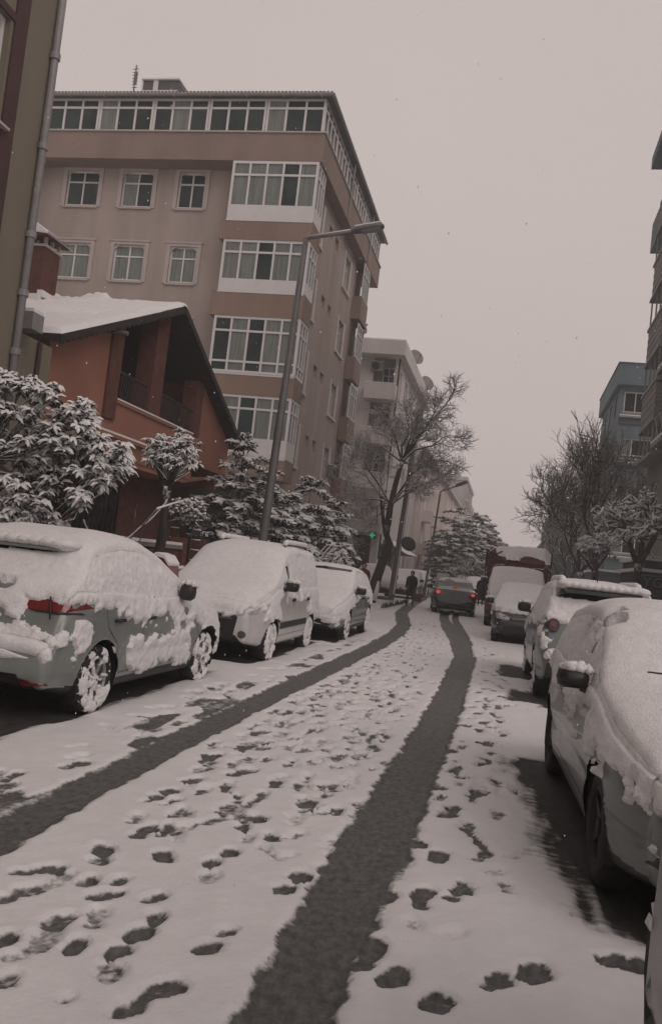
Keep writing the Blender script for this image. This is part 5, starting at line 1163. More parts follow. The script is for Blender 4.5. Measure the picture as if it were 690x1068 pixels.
# 2 white panel van
VAN = dict(W=1.72, top=[(1.90, .82), (1.76, .98), (1.45, 1.06), (1.16, 1.14), (.42, 1.62), (.1, 1.70), (-.6, 1.725), (-1.75, 1.70), (-1.92, 1.62), (-1.97, 1.0), (-2.0, .7)], sig=.06,
    belt=[(1.9, .76), (1.1, 1.06), (-2, 1.08)], zb=.22, axles=(1.25, -1.25), rw=.30, arch=.345, wheelw=.19, mirror=(.78, 1.14), tumble=.22, corner=.12, cap_f=.13, round_f=.20,
    glass=dict(wind=(.46, 1.1), rear=(-1.95, -1.8), side=((.02, .72), (-.9, -.1))))
def van_parts(o, s):
    for d in ('left', 'right'):
        seams(s, o, [(d, [(.92, .36), (.92, 1.04)]), (d, [(-.04, .36), (-.04, 1.6)]), (d, [(-1.0, .62), (-1.0, 1.6)]), (d, [(.92, .36), (-.9, .36)])])
        m = MB(); sg = 1 if d == 'left' else -1
        s.decal('side_strip', [(-.88, .47), (.86, .47), (.86, .57), (-.88, .57)], d, 'black', o, .012)
        for x in (.12, -.86): q = s.cast(x, .90, d)[0]; m.box(x - .08, x + .08, q.y + sg * .005, q.y + sg * .03, .88, .93)
        obj('door_handle', m, 'black', o)
        s.decal('side_window_gap', [(.56, 1.22), (.66, 1.22), (.46, 1.44), (.36, 1.46)], d, 'carglass', o, .02, .05)
    for sg in (1, -1):
        s.decal('headlight', [(sg * .46, .80), (sg * .52, .68), (sg * .74, .72), (sg * .76, .88), (sg * .62, .94)], 'front', 'clearlens', o, .008)
        s.decal('fog_lamp', [(sg * (.60 + .055 * cos(t)), .42 + .055 * sin(t)) for t in np.linspace(0, 2 * pi, 11)[:-1]], 'front', 'greywall', o, .01, .05)
        s.decal('tail_light', [(sg * .74, .8), (sg * .82, .8), (sg * .80, 1.3), (sg * .72, 1.3)], 'rear', 'redlens', o, .008)
    s.decal('grille', [(-.47, .32), (.47, .32), (.52, .66), (.44, .72), (-.44, .72), (-.52, .66)], 'front', 'black', o, .008)
    m = MB(); q = s.cast(.0, .56, 'front')[0]; m.box(q.x + .01, q.x + .03, -.26, .26, .50, .60); obj('number_plate', m, 'platedark', o)
    m = MB(); s_ = s.cast(0, .60, 'front')[0]; m.box(s_.x + .006, s_.x + .022, -.45, .45, .625, .645); obj('grille_bar', m, 'pearl', o)
    r, sn = MB(), MB()
    for y in (.56, -.56):
        P = [(.05, y, 1.68), (-.05, y, 1.80), (-1.5, y, 1.80), (-1.62, y, 1.68)]; r.tube(P, .025, 6); sn.tube([(.0, y, 1.80), (-.1, y, 1.835), (-.8, y, 1.84), (-1.5, y, 1.835), (-1.6, y, 1.78)], .045, 8)
    obj('roof_rail', r, 'black', o); obj('rail_snow', sn, 'snow_rough', o, True)
car('parked_van', 'small white delivery van with black grille and snow covered windscreen', 'van', (-4.22, 13.98, .012), -Q90, VAN, 'whitepaint', .022,
    dict(seed=6, top=.07, side_level=-.16, rag=.3, side=.02, patch=[('front', -.85, .85, .76, 1.1, 1.3), ('left', -1.9, -1.0, .7, 1.6, 1), ('left', .9, 1.6, .62, 1.1, 1.2)], clear=[('left', .28, .52, 1.22, 1.44), ('left', -.35, -.05, .9, 1.12)]), 'cars parked along the left kerb', parts=van_parts, spokes=6, rim_snow=.54)
# 3 blue grey hatchback
H3 = dict(HATCH); H3['top'] = [(2.02, .68), (1.84, .80), (1.4, .92), (.95, 1.0), (.1, 1.42), (-.3, 1.46), (-.9, 1.43), (-1.35, 1.33), (-1.7, 1.02), (-1.8, .92), (-1.9, .62)]
def blue_parts(o, s):
    hatch_parts(o, s, grille=False)
    s.decal('grille', [(-.60, .32), (.60, .32), (.70, .40), (.56, .46), (-.56, .46), (-.70, .40)], 'front', 'black', o, .006)
    s.decal('windscreen_gap', [(-.62, 1.32), (.0, 1.36), (.60, 1.34), (.60, 1.38), (0, 1.405), (-.62, 1.36)], 'front', 'carglass', o, .085, .05)
car('parked_hatchback', 'blue grey hatchback with clean lower bumper parked behind the white van', 'car', (-3.96, 19.0, .012), -Q90, H3, 'bluesilver', .026,
    dict(seed=9, top=.07, side_level=-.22, rag=.3, side=.018, patch=[('front', -.85, .85, .70, .9, 1.3), ('left', .8, 1.9, .68, .95, 1.0)]), 'cars parked along the left kerb', parts=blue_parts, spokes=5, rim_snow=.50)
# 4 pale hatchback, right front
H4 = dict(HATCH); H4.update(W=1.74, top=[(2.10, .74), (1.98, .87), (1.5, .985), (1.06, 1.05), (.22, 1.44), (-.2, 1.50), (-.8, 1.49), (-1.32, 1.42), (-1.7, 1.05), (-1.82, .95), (-1.92, .62)],
    belt=[(2.10, .70), (1.06, .96), (-.4, 1.0), (-1.3, 1.05), (-1.9, 1.0)], axles=(1.36, -1.36), mirror=(.74, 1.06), cap_f=.30, round_f=.17, bulge=2.0, rw=.318, arch=.372, mirw=.105, mirh=.07, rimmat='steelrim')
def pale_parts(o, s):
    hatch_parts(o, s, grille=False)
    for sg in (1, -1): s.decal('bumper_vent', [(sg * .56, .40), (sg * .72, .37), (sg * .68, .46), (sg * .60, .48)], 'front', 'black', o, .007, .05)
    m = MB(); m.box(.62, .70, .1, .12, 1.25, 1.26)
    w_ = MB(); P = [s.cast(y, 1.115 - .02 * abs(y), 'front') for y in np.linspace(-.55, .5, 8)]; w_.tube([p[0] + p[1] * .075 for p in P], .008, 5); obj('wiper', w_, 'black', o)
car('parked_hatchback', 'pale grey hatchback with dark wing mirror and bare lower door, nearest on the right', 'car', (1.405, 6.58, .012), -Q90 + R(2.6), H4, 'pearl', .016,
    dict(seed=14, top=.085, side_level=-.10, rag=.46, side=.030, patch=[('front', -.88, .88, .70, .92, 1.0), ('right', .55, 1.15, .70, 1.0, .9), ('right', 1.1, 2.0, .72, 1.0, 1.2)], clear=[('right', -.02, .14, 1.04, 1.45), ('right', .16, .34, 1.0, 1.42), ('right', -.42, -.22, 1.18, 1.4), ('right', .55, 1.02, .62, .90)]), 'cars parked along the right kerb', parts=pale_parts, spokes=5, rim_snow=0)
# 5 grey sport utility car, seen from behind
SUV = dict(W=1.66, top=[(2.2, .85), (2.0, 1.0), (1.5, 1.08), (1.1, 1.14), (.45, 1.56), (.1, 1.64), (-.8, 1.67), (-1.75, 1.62), (-1.98, 1.12), (-2.08, 1.02), (-2.16, .7)],
    belt=[(2.2, .8), (1.1, 1.06), (-2.1, 1.12)], zb=.26, axles=(1.3, -1.3), rw=.345, arch=.395, wheelw=.22, mirror=(.85, 1.2), corner=.1, tumble=.30, glass=dict(wind=(.5, 1.05), rear=(-1.96, -1.78), side=((-.4, .75), (-1.4, -.5))))
def suv_parts(o, s):
    for d in ('left', 'right'): seams(s, o, [(d, [(.98, .42), (.98, 1.04)]), (d, [(-.4, .4), (-.4, 1.08)]), (d, [(-1.0, .75), (-1.25, 1.08)])])
    for sg in (1, -1):
        rd = lambda r, n=14: [(sg * .645 + r * cos(t), 1.06 + r * sin(t)) for t in np.linspace(0, 2 * pi, n)[:-1]]
        l = s.decal('tail_light', rd(.085), 'rear', 'darkpaint', o, .05, .03); s.decal('tail_light_centre', rd(.04, 10), 'rear', 'redlens', o, .058, .03)
        s.decal('headlight', [(sg * .5, .78), (sg * .5, .68), (sg * .78, .7), (sg * .8, .82)], 'front', 'clearlens', o)
        s.decal('reflector', [(sg * .45, .62), (sg * .45, .57), (sg * .70, .58), (sg * .70, .63)], 'rear', 'redlens', o, .01)
    s.decal('rear_bumper_trim', [(-.72, .32), (.72, .32), (.70, .56), (-.70, .56)], 'rear', 'black', o, .01)
    m = MB(); m.add([(-1.70, -.55, 1.66), (-1.70, .55, 1.66), (-1.99, .51, 1.60), (-1.99, -.51, 1.60), (-1.70, -.55, 1.60), (-1.70, .55, 1.60), (-1.99, .51, 1.55), (-1.99, -.51, 1.55)], [(0, 1, 2, 3), (7, 6, 5, 4), (0, 3, 7, 4), (1, 5, 6, 2), (2, 6, 7, 3), (0, 4, 5, 1)]); obj('roof_spoiler', m, 'darkpaint', o)
    b_ = MB()
    for k in range(11): b_.blob((-1.80, -.50 + k * .10, 1.665), .22, .15, .065, k, 8, 12, .03)
    obj('spoiler_snow', b_, 'snow_rough', o, True)
    r, sn = MB(), MB()
    for y in (.53, -.53): r.tube([(.3, y, 1.6), (.2, y, 1.71), (-1.4, y, 1.71), (-1.5, y, 1.62)], .024, 6); sn.tube([(.25, y, 1.70), (.1, y, 1.745), (-1.3, y, 1.75), (-1.46, y, 1.735), (-1.52, y, 1.66)], .05, 8)
    obj('roof_rail', r, 'black', o); obj('rail_snow', sn, 'snow_rough', o, True)
    m = MB(); m.tube([(-1.45, .05, 1.66), (-1.6, .05, 1.9)], .008, 5); obj('roof_aerial', m, 'black', o)
car('parked_suv', 'dull grey SUV seen from behind with round tail lights and snow caked rear window', 'car', (1.30, 14.62, .012), Q90 + R(1.5), SUV, 'suvgrey', .022,
    dict(seed=21, top=.08, side_level=-.10, rag=.3, side=.02, patch=[('rear', -.80, .80, 1.12, 1.46, .8), ('rear', .66, .90, .72, .98, .7), ('left', -2.1, -1.8, .95, 1.15, .8)], clear=[('rear', -.62, .62, 1.47, 1.60), ('rear', -.9, .60, .6, 1.10), ('rear', -.5, .5, .70, .97)]), 'cars parked along the right kerb', parts=suv_parts, rim_snow=.4)
# 6 dark hatchback on the right, facing the camera
H6 = dict(HATCH); H6.update(W=1.66)
def dark_parts(o, s):
    hatch_parts(o, s)
    m = MB(); q = [s.cast(y, .655 - .02 * abs(y), 'front') for y in np.linspace(-.32, .32, 7)]; m.tube([p[0] + p[1] * .015 for p in q], .012, 5); obj('grille_bar', m, 'rim', o)
car('parked_hatchback', 'black hatchback with thick smooth snow on bonnet and windscreen in front of the red truck', 'car', (.55, 24.68, .012), -Q90, H6, 'darkpaint', .03,
    dict(seed=25, top=.11, side_level=-.16, rag=.25, side=.03, patch=[('front', -.8, .8, .82, .95, 1.2)], clear=[('front', -.9, .9, .3, .80)]), 'cars parked along the right kerb', parts=dark_parts, plate=(.28, .40, '34 LEV 27', 'platedark'), rim_snow=.4)
# 7 dark saloon driving away with its lamps lit
SED = dict(W=1.72, top=[(2.1, .68), (1.92, .80), (1.5, .90), (.98, .96), (.22, 1.36), (-.2, 1.415), (-.7, 1.40), (-1.42, 1.06), (-1.7, 1.02), (-2.08, .98), (-2.16, .66)],
    belt=[(2.1, .64), (.98, .91), (-2.1, .95)], zb=.20, axles=(1.3, -1.25), rw=.31, arch=.35, wheelw=.2, mirror=(.7, 1.0), glass=dict(wind=(.26, .93), rear=(-1.36, -.76), side=((-.4, .6), (-1.0, -.46))))
def sedan_parts(o, s):
    for d in ('left', 'right'): seams(s, o, [(d, [(.95, .36), (.95, .9)]), (d, [(-.42, .34), (-.42, .92)])])
    for sg in (1, -1):
        s.decal('tail_light', [(sg * .48, .78), (sg * (.82), .76), (sg * .82, .94), (sg * .48, .94)], 'rear', 'redlens', o, .008)
        s.decal('lit_lamp', [(sg * (.67 + .075 * cos(t)), .86 + .06 * sin(t)) for t in np.linspace(0, 2 * pi, 13)[:-1]], 'rear', 'redlit', o, .018, .04)
        s.decal('headlight', [(sg * .45, .66), (sg * .45, .58), (sg * .74, .6), (sg * .76, .7)], 'front', 'clearlens', o)
    m = MB(); m.box(-1.36, -1.33, -.09, .09, 1.115, 1.13); obj('brake_lamp', m, 'redlit', o)
    m = MB(); m.box(-2.275, -2.25, -.26, .26, .50, .61); obj('number_plate', m, 'platedark', o)
    m = MB(); m.box(-2.05, -2.0, -.3, -.2, .2, .24); m.tube([(-2.25, .45, .22), (-2.0, .45, .22)], .03, 8); obj('exhaust', m, 'black', o)
car('moving_saloon', 'black saloon driving away up the street with lit red tail lights', 'car', (-2.08, 36.0, .012), Q90 + R(6), SED, 'darkpaint', .032,
    dict(seed=31, top=.016, side_level=.6, rag=.1, side=.0, zlow=1.30, mirror=False), None, parts=sedan_parts, rim_snow=0.0)
# 8 charcoal car at the right edge, next to the camera
SUV9 = dict(SUV); SUV9.update(W=1.74, mirror=(.85, 1.12), top=[(2.1, .80), (1.9, .95), (1.5, 1.02), (1.1, 1.08), (.4, 1.42), (.0, 1.49), (-.9, 1.50), (-1.86, 1.46), (-1.96, 1.36), (-2.02, 1.0), (-2.06, .66)], tumble=-.02, boxy=True, corner=.05, belt=[(2.1, .75), (1.1, 1.0), (-2.1, 1.04)], cap_r=.05, round_r=.0)
def edge_parts(o, s):
    s.decal('rear_bumper_trim', [(-.84, .3), (.84, .3), (.84, .78), (-.84, .78)], 'rear', 'black', o, .05)
    for sg in (1, -1): s.decal('tail_light', [(sg * .72, .9), (sg * .82, .9), (sg * .80, 1.25), (sg * .72, 1.25)], 'rear', 'redlens', o, .012)
    seams(s, o, [('left', [(-.4, .4), (-.4, 1.08)])])
car('parked_car', 'charcoal car cut off by the right frame edge beside the pale hatchback bumper', 'car', (1.425, .90, .012), -Q90, SUV9, 'charcoal', .03,
    dict(seed=41, top=.05, side_level=.05, rag=.2, side=.01), 'cars parked along the right kerb', parts=edge_parts, rim_snow=.3)
# far parked cars
lite = dict(seed=51, top=.10, side_level=-.2, rag=.25, side=.03, patch=[('front', -.85, .85, .62, .95, 1.2), ('rear', -.8, .8, .55, .98, 1.2)])
FG = 'snow covered cars parked farther up the street'
def far_parts(o, s): hatch_parts(o, s)
far = car('parked_hatchback', 'snow buried pale hatchback half hidden by the bare tree trunk', 'car', (-6.35, 42.6, .1), -Q90 + R(12), HATCH, 'pearl', .05, lite, FG, parts=far_parts, hi=False)
far2 = car('parked_hatchback', 'snow buried blue hatchback behind the walking person', 'car', (-5.35, 47.0, .02), -Q90, HATCH, 'bluesilver', .05, dict(lite, seed=58), FG, parts=far_parts, hi=False)
for src, x, y, r, l in ((far, -5.6, 53, 2, 'snow buried pale car beyond the blue one, left of the slim lamp pole'), (far2, -6.0, 59.5, 2, 'farther snowy blue car at the left kerb past the slim lamp'), (far, -6.6, 66, 2, 'tiny snowy pale car deepest in the left row'),
                        (far, AY(497, 622, 54).x, 54, 2, 'snowy pale car at the right kerb just beyond the moving black saloon'), (far2, AY(500, 620, 61).x, 61, 2, 'snowy blue car at the right kerb behind the dark walker'), (far, AY(484, 612, 70).x, 70, 2, 'distant snowy pale car straight beyond the black saloon')):
    c = dup(src, (x, y, .02), -Q90 + R(r), label=l)

# ------------------------------------------------------------------ red truck with a tarpaulin load
def red_truck():
    L = (.36, 30.55, .012)
    TR = dict(W=2.0, top=[(1.22, 1.0), (1.12, 1.16), (.98, 1.24), (.42, 1.93), (.2, 2.0), (-.85, 2.0), (-.95, 1.9)], belt=[(1.2, .95), (.9, 1.18), (-1, 1.2)], zb=.32, axles=(.25,), rw=.34, arch=.40, wheelw=.22, mirror=(.78, 1.55), tumble=.16, corner=.1, round_f=.10, round_r=0, cap_r=.03,
              glass=dict(wind=(.46, .95), side=((-.5, .5),)))
    def parts(o, s):
        for sg in (1, -1):
            s.decal('headlight', [(sg * .52, .92), (sg * .52, .74), (sg * .86, .76), (sg * .86, .92)], 'front', 'clearlens', o)
            m = MB(); m.tube([(-3.3, sg * .62, .36), (-3.3, sg * .95, .36)], .36, 18); obj('rear_wheel', m, 'tyre', o)
        s.decal('bumper', [(-.92, .34), (.92, .34), (.92, .58), (-.92, .58)], 'front', 'black', o, .03)
        s.decal('grille', [(-.45, .66), (.45, .66), (.45, .90), (-.45, .90)], 'front', 'black', o, .01)
        m = MB(); q = s.cast(.0, .5, 'front')[0]; m.box(q.x + .03, q.x + .05, -.26, .26, .42, .53); obj('number_plate', m, 'platedark', o)
        m = MB(); m.box(-5.2, -1.0, -.9, .9, .55, .75); obj('chassis', m, 'black', o)
        m = MB(); m.box(-5.3, -1.06, -1.08, 1.08, .75, .85)
        for x0, x1, y0, y1 in ((-5.3, -1.06, 1.02, 1.08), (-5.3, -1.06, -1.08, -1.02), (-1.12, -1.06, -1.02, 1.02), (-5.3, -5.24, -1.02, 1.02)): m.box(x0, x1, y0, y1, .85, 2.25)
        m.box(-1.12, -1.05, -1.12, 1.12, 2.02, 2.30); obj('cargo_body', m, 'tarp', o)
        nu, nv = 70, 50; U, T = np.meshgrid(np.linspace(-1.0, -5.35, nu), np.linspace(-1.17, 1.17, nv), indexing='ij'); P = np.stack([U, T, U * 0], -1)
        rise = sstep(-1.0, -1.75, U); Z = 2.27 + .52 * rise + .05 * T * rise + .07 * (fbm(P * 2.2, 5, 3) - .5) - .22 * sstep(.85, 1.17, np.abs(T))
        idx = np.arange(U.size).reshape(U.shape); F = np.stack([idx[:-1, :-1], idx[:-1, 1:], idx[1:, 1:], idx[1:, :-1]], -1).reshape(-1, 4)
        link('tarpaulin', np_mesh('tarpaulin', np.stack([U, T, Z], -1).reshape(-1, 3), F), 'tarp', o, True)
        th = .05 + .10 * (fbm(P * [2.5, 2.5, 1], 8, 4) - .36) + .06 * (fbm(P * 7, 9, 3) - .5) - .22 * sstep(-1.5, -1.0, U) * sstep(.40, .56, fbm(P * [1.0, 5, 1], 12, 3) + .06) - .25 * sstep(-.72, -1.0, T) * sstep(.42, .55, fbm(P * [3, 2, 1], 15, 3)) * sstep(-2.6, -1.6, U)
        link('tarpaulin_snow', np_mesh('tarpaulin_snow', np.stack([U, T, Z + th], -1).reshape(-1, 3), F), 'snow_rough', o, True)
        m = MB()
        for a_, b_ in (((-1.06, -1.13, 2.28), (-1.75, -1.13, 2.62)), ((-1.06, -1.13, 2.6), (-1.06, -.55, 2.34)), ((-1.06, -1.13, 2.3), (-1.2, -.6, 2.62)), ((-1.06, 1.13, .85), (-1.08, 1.13, 2.72)), ((-1.06, -1.13, .85), (-1.06, -1.13, 2.62)), ((-1.75, -1.13, 2.62), (-1.06, -1.13, 2.62))): m.tube([a_, b_], .03, 5)
        obj('load_frame', m, 'black', o)
    car('parked_truck', 'red truck with snow plastered windscreen and a snowy tarpaulin load facing the camera', 'truck', L, -Q90, TR, 'redpaint', .035,
        dict(seed=61, top=.07, side_level=.02, rag=.2, side=.02, patch=[('front', -.97, .97, 1.14, 2.0, 1.4)]), None, parts=parts, rim_snow=.3)
red_truck()
# a red covered scooter between hatchback and van
p = AY(173, 568, 12.0)
t = thing('covered_cart', 'small dark red hooded cart with snow on top between hatchback and van', 'cart', (p.x, 12.0, .1))
m = MB(); hz = p.z - .1
hz -= .2
sec = [(-.2, 0), (-.2, hz * .8), (-.16, hz * .95), (-.05, hz + .02), (.08, hz), (.16, hz * .92), (.2, hz * .7), (.21, 0)]
m.prism(sec, -.2, .2, lambda a, b, c: (a, c, b)); obj('hood', m, 'redpaint', t)
m = MB(); m.prism([(-.17, hz * .95), (-.05, hz + .022), (.08, hz + .003), (.16, hz * .925), (.17, hz * .95), (.08, hz + .05), (-.05, hz + .08), (-.17, hz * .99)], -.21, .21, lambda a, b, c: (a, c, b)); obj('snow', m, 'snow_rough', t)
m = MB(); m.prism([(.03, hz * .6), (.17, hz * .6), (.14, hz * .86), (.05, hz * .92)], -.206, -.201, lambda a, b, c: (a, c, b)); obj('side_pane', m, 'carglass', t)
m = MB(); 
for x in (-.1, .1): m.tube([(x, -.25, .1), (x, -.205, .1)], .1, 12); m.tube([(x, .205, .1), (x, .25, .1)], .1, 12)
obj('wheel', m, 'tyre', t)

# ------------------------------------------------------------------ trees and shrubs
def rv(rnd, s=1.0): return Vector((rnd.gauss(0, s), rnd.gauss(0, s), rnd.gauss(0, s)))
class Tree:
    def __init__(s, seed): s.r = random.Random(seed); s.wood, s.twig, s.snow, s.tips = MB(), MB(), MB(), []
    def limb(s, pts, r0, r1, seg=7, snow=.6, thin=False):
        n = len(pts); rad = [r0 + (r1 - r0) * i / (n - 1) for i in range(n)]
        (s.twig if thin else s.wood).tube(pts, rad, seg, cap=not thin)
        if snow > 0:
            run = []
            for i in range(n):
                d = (pts[min(i + 1, n - 1)] - pts[max(i - 1, 0)]).normalized(); ok = abs(d.z) < .86 and s.r.random() < .93
                if ok: run.append((pts[i] + Vector((0, 0, rad[i] * .75 + .004 * snow)), rad[i] * .8 * min(1, snow + .3) + .006 * snow))
                if (not ok or i == n - 1) and len(run) > 1:
                    s.snow.tube([q[0] for q in run], [q[1] for q in run], 4 if thin else 6, cap=False, flat=.8); run = []
                elif not ok: run = []
    def grow(s, p, d, L, r, lvl, kids, spread=.6, upb=.15, curl=.12, snow=.6, ratio=.68, nseg=5, minr=.004):
        pts = [p]; q = d.normalized(); seg = L / nseg
        for i in range(nseg):
            q = (q + rv(s.r, curl) + Vector((0, 0, upb * .4))).normalized(); pts.append(pts[-1] + q * seg)
        s.limb(pts, r, max(minr, r * .55), 6 if r > .03 else 4 if r > .012 else 3, snow, r < .02)
        if lvl == 0: s.tips.append((pts[-1], q)); return
        n = kids[len(kids) - lvl] if isinstance(kids, (list, tuple)) else kids
        for k in range(n):
            t = s.r.uniform(.35, 1.0) if k else 1.0; i = min(nseg - 1, int(t * nseg)); b = pts[i].lerp(pts[i + 1], t * nseg - i) if t < 1 else pts[-1]
            side = q.cross(rv(s.r)).normalized(); nd = (q * (1 - spread * .5) + side * spread * s.r.uniform(.6, 1.2) + Vector((0, 0, upb))).normalized()
            s.grow(b, nd, L * ratio * s.r.uniform(.75, 1.15), max(minr, r * (.62 if k else .75)), lvl - 1, kids, spread, upb, curl, snow, ratio, nseg, minr)
    def build(s, root, bark='bark', twig='twigbare', base=True):
        if s.wood.v: obj('trunk', s.wood, bark, root, True)
        if s.twig.v: obj('branches', s.twig, twig, root)
        if s.snow.v: obj('snow', s.snow, 'snow_rough', root, True)

def leaf(mb, sn, c, d, L, wd, droop, rnd, snow=True, thick=.012):
    """one drooping evergreen leaf (folded blade) with a pad of snow along its top"""
    d = d.normalized(); side = d.cross(Vector((0, 0, 1))); side = side.normalized() if side.length > .05 else Vector((1, 0, 0)); pts = []; p = c; q = d.copy()
    for k in range(4): pts.append(p); p = p + q * (L / 3); q = (q + Vector((0, 0, -droop * .5))).normalized()
    wv = [wd * .25, wd, wd * .85, wd * .08]; vs_ = []
    for k in range(4):
        vs_ += [pts[k] + side * wv[k] + Vector((0, 0, -wv[k] * .25)), pts[k], pts[k] - side * wv[k] + Vector((0, 0, -wv[k] * .25))]
    fs = []
    for k in range(3): a = k * 3; fs += [(a, a + 1, a + 4, a + 3), (a + 1, a + 2, a + 5, a + 4)]
    mb.add(vs_, fs)
    if snow:
        t = Vector((0, 0, thick)); w2 = [x * .95 for x in wv]; up_ = []
        for k in range(4): e = (.35, 1, .9, .3)[k]; up_ += [pts[k] + side * w2[k] + Vector((0, 0, -wv[k] * .22)), pts[k] + side * w2[k] * .5 + t * e, pts[k] - side * w2[k] * .5 + t * e, pts[k] - side * w2[k] + Vector((0, 0, -wv[k] * .22))]
        fs = []
        for k in range(3): a = k * 4; fs += [(a + j, a + j + 1, a + j + 5, a + j + 4) for j in range(3)]
        sn.add(up_, fs)

def evergreen_shrub(root, tips, seed, L=.22, wd=.035, n=11, snowp=.7, thick=.02):
    rnd = random.Random(seed); lf, sn = MB(), MB()
    for p, d in tips:
        for k in range(n):
            a = 2 * pi * k / n + rnd.uniform(-.3, .3); el = rnd.uniform(-.6, .6); out_ = Vector((cos(a) * cos(el), sin(a) * cos(el), sin(el))) + d * .5
            l = L * rnd.uniform(.7, 1.2); leaf(lf, sn, p + rv(rnd, .015), out_, l, wd * rnd.uniform(.8, 1.2), rnd.uniform(.7, 1.5), rnd, rnd.random() < snowp, thick * rnd.uniform(.6, 1.3))
    obj('leaves', lf, 'leaf', root); obj('leaf_snow', sn, 'snow_rough', root, True)

# broad evergreen shrub behind the silver hatchback
def big_shrub():
    B = Vector((-7.0, 11.3, .1)); root = thing('evergreen_shrub', 'broad dark evergreen shrub with drooping snow laden leaves behind the silver hatchback', 'shrub', tuple(B)); T = Tree(5); rnd = random.Random(8)
    outline = [(2, 398), (30, 402), (50, 412), (8, 430), (28, 432), (55, 440), (72, 432), (85, 428), (88, 445), (100, 460), (122, 472), (112, 485), (125, 488), (95, 478), (80, 465), (60, 462), (35, 455), (10, 460), (20, 478), (45, 485), (70, 488), (92, 497), (105, 505), (55, 505), (30, 505), (5, 500), (12, 525), (38, 525), (62, 522), (82, 520), (60, 540), (25, 545), (0, 545), (-15, 420), (-25, 470), (-20, 520), (-40, 440), (-45, 500)]
    tips = []
    for px, py in outline:
        for r in range(13):
            Y = 11.3 + rnd.uniform(-.75, .7); p = AY(px + rnd.uniform(-10, 8), py + rnd.uniform(-8, 9), Y) - B; tips.append((p, (p - Vector((0, 0, 1.2))).normalized()))
    hubs = [Vector((x, y, z)) for x, y, z in ((-.5, 0, 1.4), (.1, -.2, 1.3), (.5, .1, 1.2), (-.2, .3, 1.9), (.7, -.1, 1.6), (-.9, .1, 1.8), (-.4, -.3, 2.4), (-1.2, 0, 2.2))]
    for h in hubs: T.limb([Vector((rnd.uniform(-.2, .2), rnd.uniform(-.1, .1), 0)), h * .55 + rv(rnd, .06), h], .05, .03, 6, .4)
    for p, d in tips:
        if rnd.random() < .72: continue
        h = min(hubs, key=lambda q: (q - p).length); T.limb([h, h.lerp(p, .5) + rv(rnd, .07) - Vector((0, 0, .03)), p], .018, .007, 4, .5, True)
    T.build(root, twig='twig'); evergreen_shrub(root, tips, 31, .175, .031, 11, .66, .026)
big_shrub()
# bare sapling in front of the house wall
def sapling(loc, h, label, seed, group=None):
    root = thing('bare_sapling', label, 'sapling', loc, 0, group); T = Tree(seed); T.grow(Vector((0, 0, 0)), Vector((.02, 0, 1)), h * .55, .022, 2, [3, 3], .8, .25, .1, 1.3, .6, 5, .008); T.build(root, twig='twig'); return root
p = AY(98, 552, 12.0); sapling((p.x, 12.0, .1), 2.55, 'thin bare sapling with snow lined twigs to the right of the broad evergreen shrub', 3)

def pollard(loc, h, rt, lean, crown_r, crown_z, seed, label, nl=34, L=.16, arms=((-.35, .55), (.4, .45)), group=None, leafy=True, snowp=.75, thick=.02, boughs=0):
    """cut-back street tree: stout trunk, fork, dense snowy head"""
    root = thing('pollarded_tree', label, 'tree', loc, 0, group); T = Tree(seed); rnd = T.r; top = Vector((lean, 0, h))
    T.limb([Vector((0, 0, -.05)), Vector((lean * .2, 0, h * .3)), Vector((lean * .55 + .03, .02, h * .65)), top], rt * 1.15, rt * .8, 10, 0)
    tips = []
    for ax, az in arms:
        m_ = top + Vector((ax * crown_r * .7, rnd.uniform(-.1, .1), az * crown_r)); e_ = top + Vector((ax * crown_r * 1.2, rnd.uniform(-.2, .2), az * crown_r * 1.9))
        T.limb([top - Vector((0, 0, .1)), m_, e_], rt * .62, rt * .35, 8, .7)
    C = top + Vector((0, 0, crown_z))
    for k in range(nl):
        v = rv(rnd).normalized(); v.z = abs(v.z) * .9 - .35; p = C + v * crown_r * rnd.uniform(.45, 1.0); a = top.lerp(C, rnd.random())
        T.limb([a, a.lerp(p, .55) + rv(rnd, .05), p], rt * .16, .008, 4, .7, True); tips.append((p, v))
        if rnd.random() < .6: q = p + Vector((rnd.uniform(-.08, .08), rnd.uniform(-.08, .08), rnd.uniform(.1, .25))); T.limb([p, q], .008, .006, 3, 0, True); tips.append((q, Vector((0, 0, 1))))
    for k in range(boughs):
        ax, az = rnd.choice(arms); f_ = rnd.uniform(.35, 1.15); b0 = top + Vector((ax * crown_r * 1.2, rnd.uniform(-.3, .3), az * crown_r * 1.9)) * f_; v = rv(rnd).normalized()
        T.grow(b0, Vector((v.x + ax * .6, v.y, abs(v.z) * .5 + .1)), crown_r * .62, .035, 2, [3, 3], .8, -.16, .22, 4.5, .62, 4, .012)
    for k in range(0):   # snow loaded hanging boughs
        v = rv(rnd).normalized(); v.z = abs(v.z) * .8 - .3; p = C + Vector((v.x * crown_r * 1.15, v.y * crown_r, v.z * crown_r)) * rnd.uniform(.35, 1.0); h = Vector((v.x, v.y, 0)).normalized()
        q = [p, p + h * .16 + Vector((0, 0, .05)), p + h * .32 + Vector((0, 0, -.02)), p + h * .44 + Vector((0, 0, -.18)), p + h * .48 + Vector((0, 0, -.36))]
        T.limb([C - Vector((0, 0, crown_r * .8)), C.lerp(p, .6) + rv(rnd, .08), p], .03, .015, 5, .6); T.wood.tube(q, [.02, .05, .055, .06, .02], 6)
        T.snow.tube([a + Vector((0, 0, .045)) + rv(rnd, .012) for a in q[:4]], [.03, .065, .07, .03], 7, True, .75)
    T.build(root, twig='twig')
    if leafy: evergreen_shrub(root, tips, seed + 1, L, L * .17, 10, snowp, thick)
    return root
